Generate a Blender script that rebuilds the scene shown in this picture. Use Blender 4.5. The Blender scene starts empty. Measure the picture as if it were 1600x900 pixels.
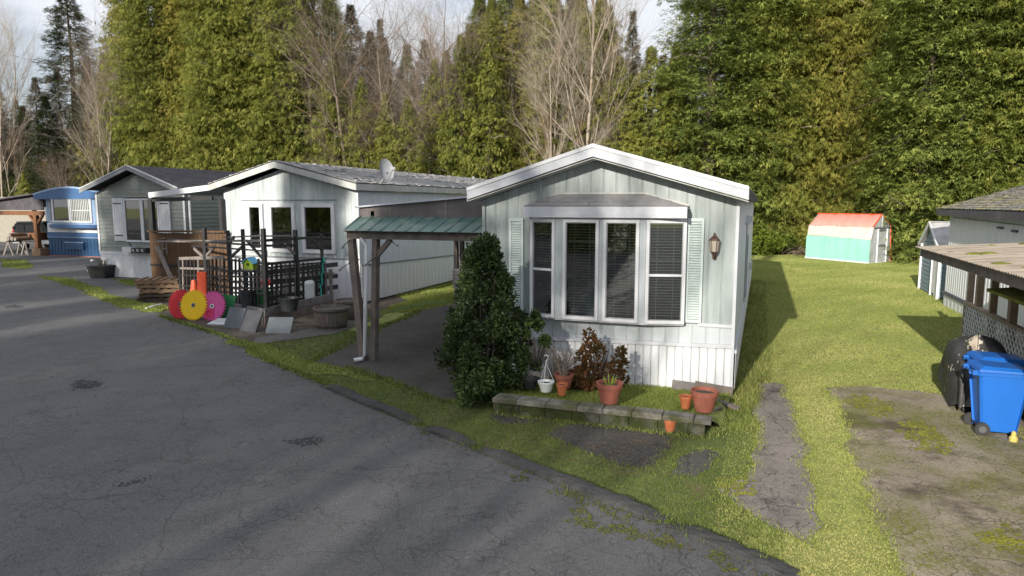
import bpy, bmesh, math, random
import numpy as np
from mathutils import Vector, Matrix
from mathutils.geometry import tessellate_polygon
rnd = random.Random(7)
C = bpy.context.scene.collection
S = bpy.context.scene
# ------------------------------------------------------------------ camera
CAM_Z = 3.0
YAW, PITCH, FPX = math.radians(20.0), math.radians(7.05), 1067.0
cam_d = bpy.data.cameras.new('camera'); cam = bpy.data.objects.new('camera', cam_d); C.objects.link(cam)
cam_d.sensor_width = 36.0; cam_d.lens = 36.0 * FPX / 1600.0
cam_d.clip_start = 0.05; cam_d.clip_end = 3000
cam.location = (0, 0, CAM_Z); cam.rotation_euler = (math.pi/2 - PITCH, 0, YAW)
S.camera = cam
# ------------------------------------------------------------------ light
SUN_AZ, SUN_EL = math.radians(7.6), math.radians(19.5)
w = bpy.data.worlds.new('World'); S.world = w; w.use_nodes = True
nt = w.node_tree; N = nt.nodes; N.clear()
out = N.new('ShaderNodeOutputWorld'); bg = N.new('ShaderNodeBackground')
sky = N.new('ShaderNodeTexSky'); sky.sky_type = 'NISHITA'; sky.sun_disc = False
sky.sun_elevation = SUN_EL; sky.sun_rotation = math.pi + SUN_AZ; sky.altitude = 100
tc = N.new('ShaderNodeTexCoord'); mp = N.new('ShaderNodeMapping'); mp.inputs['Scale'].default_value = (1, 1, 2.6)
cn = N.new('ShaderNodeTexNoise'); cn.inputs['Scale'].default_value = 2.3; cn.inputs['Detail'].default_value = 8; cn.inputs['Roughness'].default_value = .55
cr = N.new('ShaderNodeValToRGB'); cr.color_ramp.elements[0].position = .22; cr.color_ramp.elements[1].position = .50
mx = N.new('ShaderNodeMixRGB'); mx.inputs[2].default_value = (7.4, 7.7, 8.3, 1)
nt.links.new(tc.outputs['Generated'], mp.inputs[0]); nt.links.new(mp.outputs[0], cn.inputs['Vector'])
nt.links.new(cn.outputs['Fac'], cr.inputs[0]); nt.links.new(cr.outputs[0], mx.inputs[0])
nt.links.new(sky.outputs[0], mx.inputs[1]); nt.links.new(mx.outputs[0], bg.inputs[0])
bg.inputs[1].default_value = 0.09
nt.links.new(bg.outputs[0], out.inputs[0])
sl = bpy.data.lights.new('sun', 'SUN'); sun = bpy.data.objects.new('sun', sl); C.objects.link(sun)
sl.energy = 5.0; sl.angle = math.radians(0.53); sl.color = (1.0, .93, .80)
SD = Vector((math.sin(SUN_AZ)*math.cos(SUN_EL), math.cos(SUN_AZ)*math.cos(SUN_EL), -math.sin(SUN_EL)))
sun.rotation_euler = SD.to_track_quat('-Z', 'Y').to_euler(); sun.location = (-20, -60, 40)
S.view_settings.view_transform = 'Standard'; S.view_settings.look = 'None'
S.view_settings.exposure = 0.45; S.view_settings.gamma = 1.0
S.cycles.max_bounces = 5; S.cycles.transparent_max_bounces = 12

# ------------------------------------------------------------------ measuring: photograph points to places in the world
def ray(u, v):
    dx = u-800; dy = v-450
    fw = FPX*math.cos(PITCH)-dy*math.sin(PITCH); dn = FPX*math.sin(PITCH)+dy*math.cos(PITCH)
    return (dx*math.cos(YAW)-fw*math.sin(YAW), dx*math.sin(YAW)+fw*math.cos(YAW), -dn)
def G(u, v, z=0.0):
    r = ray(u, v); t = (z-CAM_Z)/r[2]; return (r[0]*t, r[1]*t)
def PY(u, v, y):
    r = ray(u, v); t = y/r[1]; return (r[0]*t, CAM_Z+r[2]*t)
def PX(u, v, x):
    r = ray(u, v); t = x/r[0]; return (r[1]*t, CAM_Z+r[2]*t)
def ZT(x, y, v):                       # height over ground point (x, y) seen at row v
    R = x*math.cos(YAW)+y*math.sin(YAW); F = -x*math.sin(YAW)+y*math.cos(YAW)
    b = math.atan((v-450)/FPX)+PITCH
    return CAM_Z - F*math.tan(b)
def PV(u, v, p, q):                    # on the vertical plane through ground points p, q
    r = ray(u, v); nx = -(q[1]-p[1]); ny = q[0]-p[0]
    t = (nx*p[0]+ny*p[1])/(nx*r[0]+ny*r[1]); return (r[0]*t, r[1]*t, CAM_Z+r[2]*t)

# ------------------------------------------------------------------ materials
def lin(c): return tuple(c)+(1,) if len(c) == 3 else c
def mat(name, c1, c2=None, rough=.6, metal=0, scale=4, stretch=(1, 1, 1), bump=0, bscale=None, c3=None, s3=.7, p3=(.55, .75), spec=.5, det=6, pos=(.35, .65), trans=0):
    m = bpy.data.materials.new(name); m.use_nodes = True
    t = m.node_tree; n = t.nodes; L = t.links.new; b = n['Principled BSDF']
    b.inputs['Roughness'].default_value = rough; b.inputs['Metallic'].default_value = metal
    b.inputs['Specular IOR Level'].default_value = spec
    c2 = c2 or tuple(x*.85 for x in c1)
    co = n.new('ShaderNodeNewGeometry'); mp = n.new('ShaderNodeMapping'); mp.inputs['Scale'].default_value = stretch
    L(co.outputs['Position'], mp.inputs[0])
    no = n.new('ShaderNodeTexNoise'); no.inputs['Scale'].default_value = scale; no.inputs['Detail'].default_value = det; no.inputs['Roughness'].default_value = .62
    L(mp.outputs[0], no.inputs['Vector'])
    r = n.new('ShaderNodeValToRGB'); r.color_ramp.elements[0].position = pos[0]; r.color_ramp.elements[1].position = pos[1]
    r.color_ramp.elements[0].color = lin(c1); r.color_ramp.elements[1].color = lin(c2)
    L(no.outputs['Fac'], r.inputs[0]); col = r.outputs[0]
    if c3:
        n3 = n.new('ShaderNodeTexNoise'); n3.inputs['Scale'].default_value = s3; n3.inputs['Detail'].default_value = 7; n3.inputs['Roughness'].default_value = .65
        L(mp.outputs[0], n3.inputs['Vector'])
        r3 = n.new('ShaderNodeValToRGB'); r3.color_ramp.elements[0].position = p3[0]; r3.color_ramp.elements[1].position = p3[1]
        L(n3.outputs['Fac'], r3.inputs[0])
        mm = n.new('ShaderNodeMixRGB'); L(r3.outputs[0], mm.inputs[0]); L(col, mm.inputs[1]); mm.inputs[2].default_value = lin(c3); col = mm.outputs[0]
    L(col, b.inputs['Base Color'])
    if bump:
        nb = n.new('ShaderNodeTexNoise'); nb.inputs['Scale'].default_value = bscale or scale*5; nb.inputs['Detail'].default_value = 5
        L(mp.outputs[0], nb.inputs['Vector'])
        bp = n.new('ShaderNodeBump'); bp.inputs['Strength'].default_value = bump; bp.inputs['Distance'].default_value = .02
        L(nb.outputs['Fac'], bp.inputs['Height']); L(bp.outputs[0], b.inputs['Normal'])
    return m
def leafmat(name, dark, mid, light, transl=.25, rough=.6):
    m = bpy.data.materials.new(name); m.use_nodes = True
    t = m.node_tree; n = t.nodes; L = t.links.new; b = n['Principled BSDF']; o = n['Material Output']
    b.inputs['Roughness'].default_value = rough; b.inputs['Specular IOR Level'].default_value = .25
    a = n.new('ShaderNodeAttribute'); a.attribute_name = 'tint'
    oi = n.new('ShaderNodeObjectInfo')
    ad = n.new('ShaderNodeMath'); ad.operation = 'MULTIPLY_ADD'; L(oi.outputs['Random'], ad.inputs[0]); ad.inputs[1].default_value = .16; 
    sb = n.new('ShaderNodeMath'); sb.operation = 'SUBTRACT'; L(a.outputs['Fac'], sb.inputs[0]); sb.inputs[1].default_value = .08
    L(sb.outputs[0], ad.inputs[2])
    r = n.new('ShaderNodeValToRGB'); e = r.color_ramp.elements; e[0].position = .05; e[0].color = lin(dark); e[1].position = .95; e[1].color = lin(light)
    k = e.new(.5); k.color = lin(mid); L(ad.outputs[0], r.inputs[0]); L(r.outputs[0], b.inputs['Base Color'])
    tr = n.new('ShaderNodeBsdfTranslucent'); L(r.outputs[0], tr.inputs[0]); ms = n.new('ShaderNodeMixShader'); ms.inputs[0].default_value = transl
    L(b.outputs[0], ms.inputs[1]); L(tr.outputs[0], ms.inputs[2]); L(ms.outputs[0], o.inputs['Surface'])
    return m
def glassmat(name, tint=(.7, .75, .75), refl=.1):
    m = bpy.data.materials.new(name); m.use_nodes = True
    t = m.node_tree; n = t.nodes; L = t.links.new; n.remove(n['Principled BSDF']); o = n['Material Output']
    tr = n.new('ShaderNodeBsdfTransparent'); tr.inputs[0].default_value = lin(tint)
    gl = n.new('ShaderNodeBsdfGlossy'); gl.inputs['Roughness'].default_value = .02; gl.inputs[0].default_value = (1, 1, 1, 1)
    fr = n.new('ShaderNodeFresnel'); fr.inputs[0].default_value = 1.5
    ma = n.new('ShaderNodeMath'); ma.operation = 'ADD'; L(fr.outputs[0], ma.inputs[0]); ma.inputs[1].default_value = refl; ma.use_clamp = True
    g2 = n.new('ShaderNodeNewGeometry'); nn = n.new('ShaderNodeTexNoise'); nn.inputs['Scale'].default_value = 1.3; L(g2.outputs['Position'], nn.inputs['Vector'])
    bp = n.new('ShaderNodeBump'); bp.inputs['Strength'].default_value = .04; bp.inputs['Distance'].default_value = .03; L(nn.outputs['Fac'], bp.inputs['Height']); L(bp.outputs[0], gl.inputs['Normal'])
    ms = n.new('ShaderNodeMixShader'); L(ma.outputs[0], ms.inputs[0]); L(tr.outputs[0], ms.inputs[1]); L(gl.outputs[0], ms.inputs[2]); L(ms.outputs[0], o.inputs['Surface'])
    return m
def asphaltmat(name, base, dark, moss=None, crack=1.0, mossamt=(.58, .72), patch=None, patchpos=(.5, .62), speck=.5):
    m = bpy.data.materials.new(name); m.use_nodes = True
    t = m.node_tree; n = t.nodes; L = t.links.new; b = n['Principled BSDF']; b.inputs['Roughness'].default_value = .85; b.inputs['Specular IOR Level'].default_value = .3
    g = n.new('ShaderNodeNewGeometry'); P = g.outputs['Position']
    def noise(s, d=6, ro=.6, vec=P):
        x = n.new('ShaderNodeTexNoise'); x.inputs['Scale'].default_value = s; x.inputs['Detail'].default_value = d; x.inputs['Roughness'].default_value = ro; L(vec, x.inputs['Vector']); return x
    def ramp(f, p0, p1, c0=(0, 0, 0), c1=(1, 1, 1)):
        r = n.new('ShaderNodeValToRGB'); e = r.color_ramp.elements; e[0].position = p0; e[1].position = p1; e[0].color = lin(c0); e[1].color = lin(c1); L(f, r.inputs[0]); return r.outputs[0]
    def mix(f, a, c, mode='MIX'):
        x = n.new('ShaderNodeMixRGB'); x.blend_type = mode
        if isinstance(f, float): x.inputs[0].default_value = f
        else: L(f, x.inputs[0])
        for i, s in ((1, a), (2, c)):
            if isinstance(s, tuple): x.inputs[i].default_value = lin(s)
            else: L(s, x.inputs[i])
        return x.outputs[0]
    col = ramp(noise(.9, 8, .65).outputs['Fac'], .3, .7, dark, base)
    gr = noise(75, 3, .8); sp = ramp(gr.outputs['Fac'], .40, .62, (.62, .62, .62), (1.3, 1.3, 1.3)); col = mix(.8, col, sp, 'MULTIPLY')
    vo = n.new('ShaderNodeTexVoronoi'); vo.inputs['Scale'].default_value = 34; L(P, vo.inputs['Vector'])
    st = ramp(vo.outputs['Distance'], .10, .17, (1, 1, 1), (0, 0, 0)); sel = ramp(vo.outputs['Color'], .55, .8)
    ms = n.new('ShaderNodeMath'); ms.operation = 'MULTIPLY'; L(st, ms.inputs[0]); L(sel, ms.inputs[1])
    ms2 = n.new('ShaderNodeMath'); ms2.operation = 'MULTIPLY'; L(ms.outputs[0], ms2.inputs[0]); ms2.inputs[1].default_value = speck
    col = mix(ms2.outputs[0], col, tuple(min(1, x*3.2) for x in base))
    if patch:
        col = mix(ramp(noise(.55, 8, .7).outputs['Fac'], *patchpos), col, patch)
    # cracks: distorted cell borders, only where a slow noise lets them be
    dn = noise(2.2, 4); off = n.new('ShaderNodeVectorMath'); off.operation = 'SCALE'; off.inputs['Scale'].default_value = .35
    L(dn.outputs['Color'], off.inputs[0]); av = n.new('ShaderNodeVectorMath'); av.operation = 'ADD'; L(P, av.inputs[0]); L(off.outputs[0], av.inputs[1])
    cm = None
    for sc, wd, lo, hi in ((2.6, .016, .48, .58), (7.0, .045, .48, .60), (12.5, .07, .50, .64), (.55, .0045, .30, .42)):
        v = n.new('ShaderNodeTexVoronoi'); v.feature = 'DISTANCE_TO_EDGE'; v.inputs['Scale'].default_value = sc; L(av.outputs[0], v.inputs['Vector'])
        k = ramp(v.outputs['Distance'], wd*.4, wd, (1, 1, 1), (0, 0, 0)); mk = ramp(noise(.35+sc*.13, 5, .7).outputs['Fac'], lo, hi)
        q = n.new('ShaderNodeMath'); q.operation = 'MULTIPLY'; L(k, q.inputs[0]); L(mk, q.inputs[1])
        if cm is None: cm = q.outputs[0]
        else:
            y = n.new('ShaderNodeMath'); y.operation = 'MAXIMUM'; L(cm, y.inputs[0]); L(q.outputs[0], y.inputs[1]); cm = y.outputs[0]
    cf = n.new('ShaderNodeMath'); cf.operation = 'MULTIPLY'; L(cm, cf.inputs[0]); cf.inputs[1].default_value = crack
    col = mix(cf.outputs[0], col, tuple(x*.22 for x in dark))
    if moss:
        mk = ramp(noise(.8, 9, .72).outputs['Fac'], *mossamt); fi = ramp(noise(28, 4, .7).outputs['Fac'], .35, .6)
        q = n.new('ShaderNodeMath'); q.operation = 'MULTIPLY'; L(mk, q.inputs[0]); L(fi, q.inputs[1]); col = mix(q.outputs[0], col, moss)
    L(col, b.inputs['Base Color'])
    h = n.new('ShaderNodeMath'); h.operation = 'SUBTRACT'; L(gr.outputs['Fac'], h.inputs[0]); L(cf.outputs[0], h.inputs[1])
    bp = n.new('ShaderNodeBump'); bp.inputs['Strength'].default_value = .7; bp.inputs['Distance'].default_value = .012; L(h.outputs[0], bp.inputs['Height']); L(bp.outputs[0], b.inputs['Normal'])
    return m

M = dict(
 road=asphaltmat('asphalt', (.128, .127, .132), (.096, .096, .101), speck=.8, crack=.50, patch=(.088, .088, .093), patchpos=(.60, .76)),
 pad=asphaltmat('old_asphalt', (.10, .094, .088), (.052, .049, .046), moss=(.06, .065, .02), crack=.6, patch=(.13, .10, .08), patchpos=(.60, .78)),
 drive=asphaltmat('weathered_drive', (.40, .345, .275), (.25, .21, .165), moss=(.14, .15, .018), mossamt=(.42, .56), crack=.75, patch=(.10, .082, .06), patchpos=(.50, .60), speck=.35),
 track=asphaltmat('track', (.27, .24, .215), (.17, .15, .135), moss=(.12, .11, .02), mossamt=(.64, .74), crack=.8, patch=(.055, .045, .04), patchpos=(.55, .66), speck=.35),
 conc=asphaltmat('path_concrete', (.15, .14, .13), (.09, .085, .08), moss=(.06, .06, .02), crack=.5, speck=.2),
 kerb=asphaltmat('kerb_asphalt', (.075, .073, .075), (.045, .044, .046), moss=(.06, .07, .02), mossamt=(.6, .7), crack=.3, speck=.4),
 soil=mat('soil', (.035, .027, .02), (.085, .068, .052), scale=7, bump=1, bscale=30, c3=(.13, .11, .09), s3=3, rough=.95),
 turf=mat('turf_soil', (.15, .185, .042), (.27, .29, .08), scale=5, bump=.8, bscale=70, c3=(.26, .19, .10), s3=1.1, p3=(.56, .72), rough=.95, det=10),
 straw=mat('straw_litter', (.20, .13, .07), (.10, .06, .035), scale=9, bump=1, bscale=40, rough=.95),
 turfd=mat('turf_soil_painted_shade', (.065, .092, .024), (.12, .135, .036), scale=5, bump=.8, bscale=70, c3=(.15, .11, .065), s3=1.3, p3=(.52, .68), rough=.95, det=10),  # darker copy of the turf, the verge's shade put into its colour
 stain=asphaltmat('stained_asphalt', (.085, .083, .086), (.055, .054, .057), speck=.5, crack=.5),
 mossd=mat('dark_moss', (.105, .11, .018), (.055, .062, .016), scale=9, bump=1, bscale=60, rough=.95),
 moss=mat('moss', (.20, .20, .018), (.10, .11, .016), scale=6, bump=1, bscale=60, rough=.95),
 sidwhite=mat('white_metal_siding', (.62, .65, .70), (.55, .585, .64), scale=1.2, stretch=(6, 6, .5), rough=.35, c3=(.44, .47, .50), s3=.8, p3=(.55, .8)),
 siding=mat('stained_green_siding', (.26, .30, .305), (.37, .415, .425), scale=1.5, stretch=(5, 5, .55), rough=.42, c3=(.20, .25, .235), s3=1.1, p3=(.50, .78)),
 sidlow=mat('pale_blue_siding', (.41, .45, .485), (.49, .53, .565), scale=1.5, stretch=(6, 6, .6), rough=.4, c3=(.40, .45, .46), s3=1.0, p3=(.5, .75)),
 skirt=mat('white_skirting', (.72, .73, .77), (.64, .66, .70), scale=1.5, stretch=(8, 8, .8), rough=.4, c3=(.45, .45, .44), s3=1.6, p3=(.62, .8)),
 sid2=mat('home_two_siding', (.38, .43, .445), (.53, .57, .59), scale=1.2, stretch=(6, 6, .5), rough=.42, c3=(.30, .36, .35), s3=.9, p3=(.5, .72)),
 white=mat('white_paint', (.68, .69, .72), (.60, .61, .64), scale=3, rough=.45, c3=(.55, .55, .54), s3=4, p3=(.66, .8)),
 fascia=mat('white_metal_trim', (.54, .56, .61), (.48, .50, .55), scale=2, rough=.35, c3=(.5, .5, .5), s3=3, p3=(.66, .8)),
 ofascia=mat('weathered_white_fascia', (.50, .51, .50), (.36, .37, .35), scale=4, stretch=(1, 1, .5), rough=.6),
 dark=mat('dark_interior', (.03, .028, .026), (.02, .02, .02), rough=.8),
 cab=mat('brown_cabinet', (.23, .085, .035), (.16, .06, .025), rough=.5), blind=mat('blind', (.46, .48, .47), (.40, .42, .41), rough=.5),
 cloth=mat('grey_cloth', (.28, .32, .42), (.2, .22, .3), rough=.8),
 shutter=mat('shutter_green_white', (.44, .52, .51), (.54, .61, .61), rough=.45, scale=5), shadegap=mat('shutter_back', (.20, .28, .27), (.16, .22, .22), rough=.6),
 shingle=mat('grey_shingle', (.29, .28, .29), (.23, .225, .23), scale=5, bump=.4, bscale=60, rough=.95, c3=(.36, .35, .35), s3=1.4),
 shinold=mat('worn_shingle', (.44, .43, .43), (.30, .295, .30), scale=4, bump=.5, bscale=50, rough=.95, c3=(.52, .51, .50), s3=1.1), shinunder=mat('shingle_felt', (.07, .068, .07), (.05, .05, .05), rough=.95),
 shindark=mat('dark_shingle', (.095, .088, .10), (.065, .06, .07), scale=4, bump=.6, bscale=50, rough=.95, c3=(.14, .125, .13), s3=.9),
 shinmoss=mat('mossy_shingle', (.27, .25, .23), (.16, .15, .135), scale=4, bump=.8, bscale=50, rough=.95, c3=(.30, .27, .09), s3=1.0, p3=(.48, .66)),
 wood=mat('weathered_wood', (.20, .165, .145), (.115, .095, .085), scale=5, stretch=(1, 1, 1), rough=.85, bump=.5, bscale=40),
 woodg=mat('grey_wood', (.22, .20, .20), (.13, .12, .125), scale=6, rough=.85, bump=.6, bscale=40), woodt=mat('tan_wood', (.34, .27, .20), (.24, .185, .14), scale=5, rough=.85, bump=.5),
 woodbr=mat('brown_fence', (.12, .06, .024), (.065, .034, .016), scale=3, stretch=(5, 5, .6), rough=.7, bump=.3), woodor=mat('orange_wood', (.20, .08, .03), (.12, .05, .02), scale=4, rough=.6),
 pallet=mat('pallet_wood', (.26, .165, .10), (.13, .085, .055), scale=6, rough=.85, bump=.4), palletd=mat('pallet_dark', (.09, .065, .05), (.05, .04, .03), scale=6, rough=.9),
 black=mat('black_timber', (.022, .022, .024), (.012, .012, .013), scale=6, rough=.55), greybar=mat('bare_timber', (.25, .22, .20), (.15, .13, .12), scale=8, rough=.8),
 green=mat('green_metal_roof', (.065, .135, .12), (.115, .185, .165), scale=2.5, rough=.45, c3=(.25, .28, .25), s3=2.6, p3=(.52, .70)),
 redroof=mat('red_roof_edge', (.12, .035, .03), (.08, .03, .03), rough=.6), barnwood=mat('grey_plywood', (.17, .15, .15), (.12, .105, .105), scale=4, rough=.8, c3=(.23, .20, .18), s3=1.5),
 t3=mat('grey_green_lap', (.235, .26, .245), (.21, .235, .22), scale=2, rough=.5), t4=mat('light_blue', (.27, .38, .56), (.24, .35, .52), scale=2, rough=.4),
 t4d=mat('dark_blue', (.014, .065, .16), (.011, .055, .135), scale=3, rough=.45), t4m=mat('mid_blue', (.045, .12, .27), (.04, .105, .24), rough=.45), gm=mat('grey_metal', (.30, .31, .33), (.24, .25, .27), rough=.5, metal=.3),
 red=mat('red_plastic', (.55, .012, .025), (.45, .01, .02), rough=.45), yellow=mat('yellow_plastic', (.86, .55, .008), (.78, .48, .008), rough=.45), pink=mat('pink_plastic', (.60, .085, .30), (.52, .07, .26), rough=.5), pinkd=mat('deep_pink', (.62, .03, .16), rough=.5),
 gboard=mat('green_board', (.02, .20, .07), (.02, .15, .05), rough=.5), orange=mat('orange_plastic', (.85, .12, .05), (.78, .10, .04), rough=.5),
 slab=mat('paver_slab', (.115, .125, .145), (.085, .092, .108), scale=4, rough=.85, bump=.4), slabg=mat('grey_slab', (.19, .21, .225), (.14, .155, .165), scale=4, rough=.85, bump=.4), slabd=mat('dark_slab', (.06, .063, .075), (.045, .048, .058), scale=4, rough=.8, bump=.4),
 barrel=mat('barrel_wood', (.22, .18, .15), (.13, .10, .085), scale=5, stretch=(3, 3, .5), rough=.85, bump=.4), hoop=mat('hoop', (.10, .095, .095), (.07, .06, .055), rough=.6, metal=.4),
 terra=mat('terracotta', (.33, .105, .07), (.25, .085, .06), scale=7, rough=.75, c3=(.36, .22, .17), s3=5, p3=(.58, .75)), terrao=mat('orange_terracotta', (.52, .16, .06), (.42, .12, .05), scale=8, rough=.7, c3=(.45, .27, .17), s3=6, p3=(.6, .78)), potblk=mat('black_pot', (.03, .035, .04), (.02, .022, .026), rough=.5), potwht=mat('white_pot', (.68, .72, .72), (.6, .63, .63), rough=.4),
 block=mat('mossy_block', (.17, .16, .14), (.08, .075, .06), scale=5, rough=.95, bump=1, bscale=40, c3=(.035, .045, .010), s3=1.8, p3=(.36, .52)), cap=mat('cap_stone', (.23, .215, .195), (.12, .11, .095), scale=7, rough=.95, bump=1, bscale=40, c3=(.08, .08, .035), s3=2.2, p3=(.45, .62)),
 bin=mat('blue_bin', (.014, .13, .52), (.012, .115, .45), scale=2, rough=.38), rubber=mat('rubber', (.03, .03, .032), (.022, .022, .024), rough=.7), hub=mat('hub', (.10, .10, .11), rough=.5),
 tarpb=mat('black_cover', (.02, .02, .021), (.035, .035, .036), scale=5, rough=.6, bump=.6, bscale=9, c3=(.42, .37, .31), s3=2.0, p3=(.585, .60)), bbqw=mat('off_white', (.62, .62, .60), (.45, .45, .43), rough=.6),
 lattice=mat('lattice_paint', (.60, .62, .65), (.42, .43, .45), scale=5, rough=.7),
 pinkt=mat('faded_pink_tarp', (.86, .60, .53), (.84, .52, .46), scale=1.2, rough=.5, bump=.4, bscale=3), coral=mat('coral_tarp', (.72, .33, .28), (.70, .37, .32), scale=1.2, rough=.5, bump=.4, bscale=3), turq=mat('turquoise_tarp', (.28, .62, .49), (.24, .58, .45), scale=1.2, rough=.5, bump=.5, bscale=3), plast=mat('cloudy_plastic', (.48, .50, .52), (.34, .36, .38), scale=3, rough=.3), redframe=mat('red_frame', (.75, .09, .03), rough=.5),
 shedg=mat('shed_blue_grey', (.24, .31, .36), (.19, .255, .30), scale=3, rough=.6), shedslat=mat('shed_grey', (.27, .30, .29), (.2, .23, .22), scale=4, rough=.6), carR=mat('suv_paint', (.03, .05, .05), (.025, .04, .04), rough=.25, metal=.4), silver=mat('silver_paint', (.45, .47, .50), rough=.35, metal=.4), lampred=mat('tail_lamp', (.5, .01, .02), rough=.3),
 beige=mat('beige_wall', (.30, .275, .24), (.26, .24, .20), rough=.7), bark=mat('bark', (.10, .075, .06), (.05, .04, .032), scale=6, stretch=(2, 2, .5), rough=.95), barkp=mat('pale_bark', (.42, .37, .31), (.25, .20, .16), scale=5, stretch=(1, 1, .7), rough=.9, c3=(.20, .11, .05), s3=.8, p3=(.5, .7)),
 barkr=mat('reddish_bark', (.22, .175, .14), (.14, .11, .085), scale=5, rough=.9, c3=(.30, .16, .05), s3=.9, p3=(.55, .7)), twig=mat('grey_twigs', (.25, .205, .17), (.17, .14, .115), rough=.9),
 bronze=mat('lamp_bronze', (.14, .08, .055), (.09, .05, .035), rough=.45, metal=.3), lampglass=mat('lamp_glass', (.55, .5, .42), (.45, .4, .33), rough=.15), hose=mat('hose_green', (.10, .30, .22), rough=.5), tealrope=mat('teal_rope', (.02, .32, .25), rough=.6),
 bhgreen=mat('lime_paint', (.32, .48, .03), rough=.5), bhblue=mat('sky_blue_paint', (.12, .42, .68), rough=.5), flowyel=mat('ochre_paint', (.50, .42, .12), rough=.6), flowerw=mat('white_flower', (.75, .75, .74), rough=.7),
 corr=mat('mossy_roof_sheet', (.20, .165, .13), (.33, .285, .235), scale=2.2, stretch=(.6, 3, 1), rough=.9, bump=.4, c3=(.10, .08, .06), s3=1.8, p3=(.50, .68)),
 cedar=leafmat('cedar_leaf', (.075, .095, .022), (.195, .22, .040), (.36, .34, .085), .42),
 fir=leafmat('fir_leaf', (.07, .11, .032), (.21, .265, .065), (.38, .40, .10), .42),
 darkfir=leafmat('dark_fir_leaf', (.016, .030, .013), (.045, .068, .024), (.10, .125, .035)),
 brown=leafmat('brown_cedar_leaf', (.085, .09, .022), (.225, .22, .042), (.39, .335, .085), .42),
 holly=leafmat('holly_leaf', (.018, .036, .013), (.055, .088, .026), (.14, .185, .06), .12, .35),
 rust=leafmat('rust_leaf', (.06, .05, .015), (.15, .07, .025), (.25, .10, .05), .2), brushg=leafmat('bush_leaf', (.05, .08, .012), (.12, .17, .02), (.22, .26, .04)),
 grass=leafmat('grass_blade', (.085, .13, .028), (.27, .32, .075), (.46, .43, .18), .35, .7),
 g1=glassmat('window_glass', (.62, .66, .66), .09), g2=glassmat('window_glass_reflective', (.42, .47, .45), .14))

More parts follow.
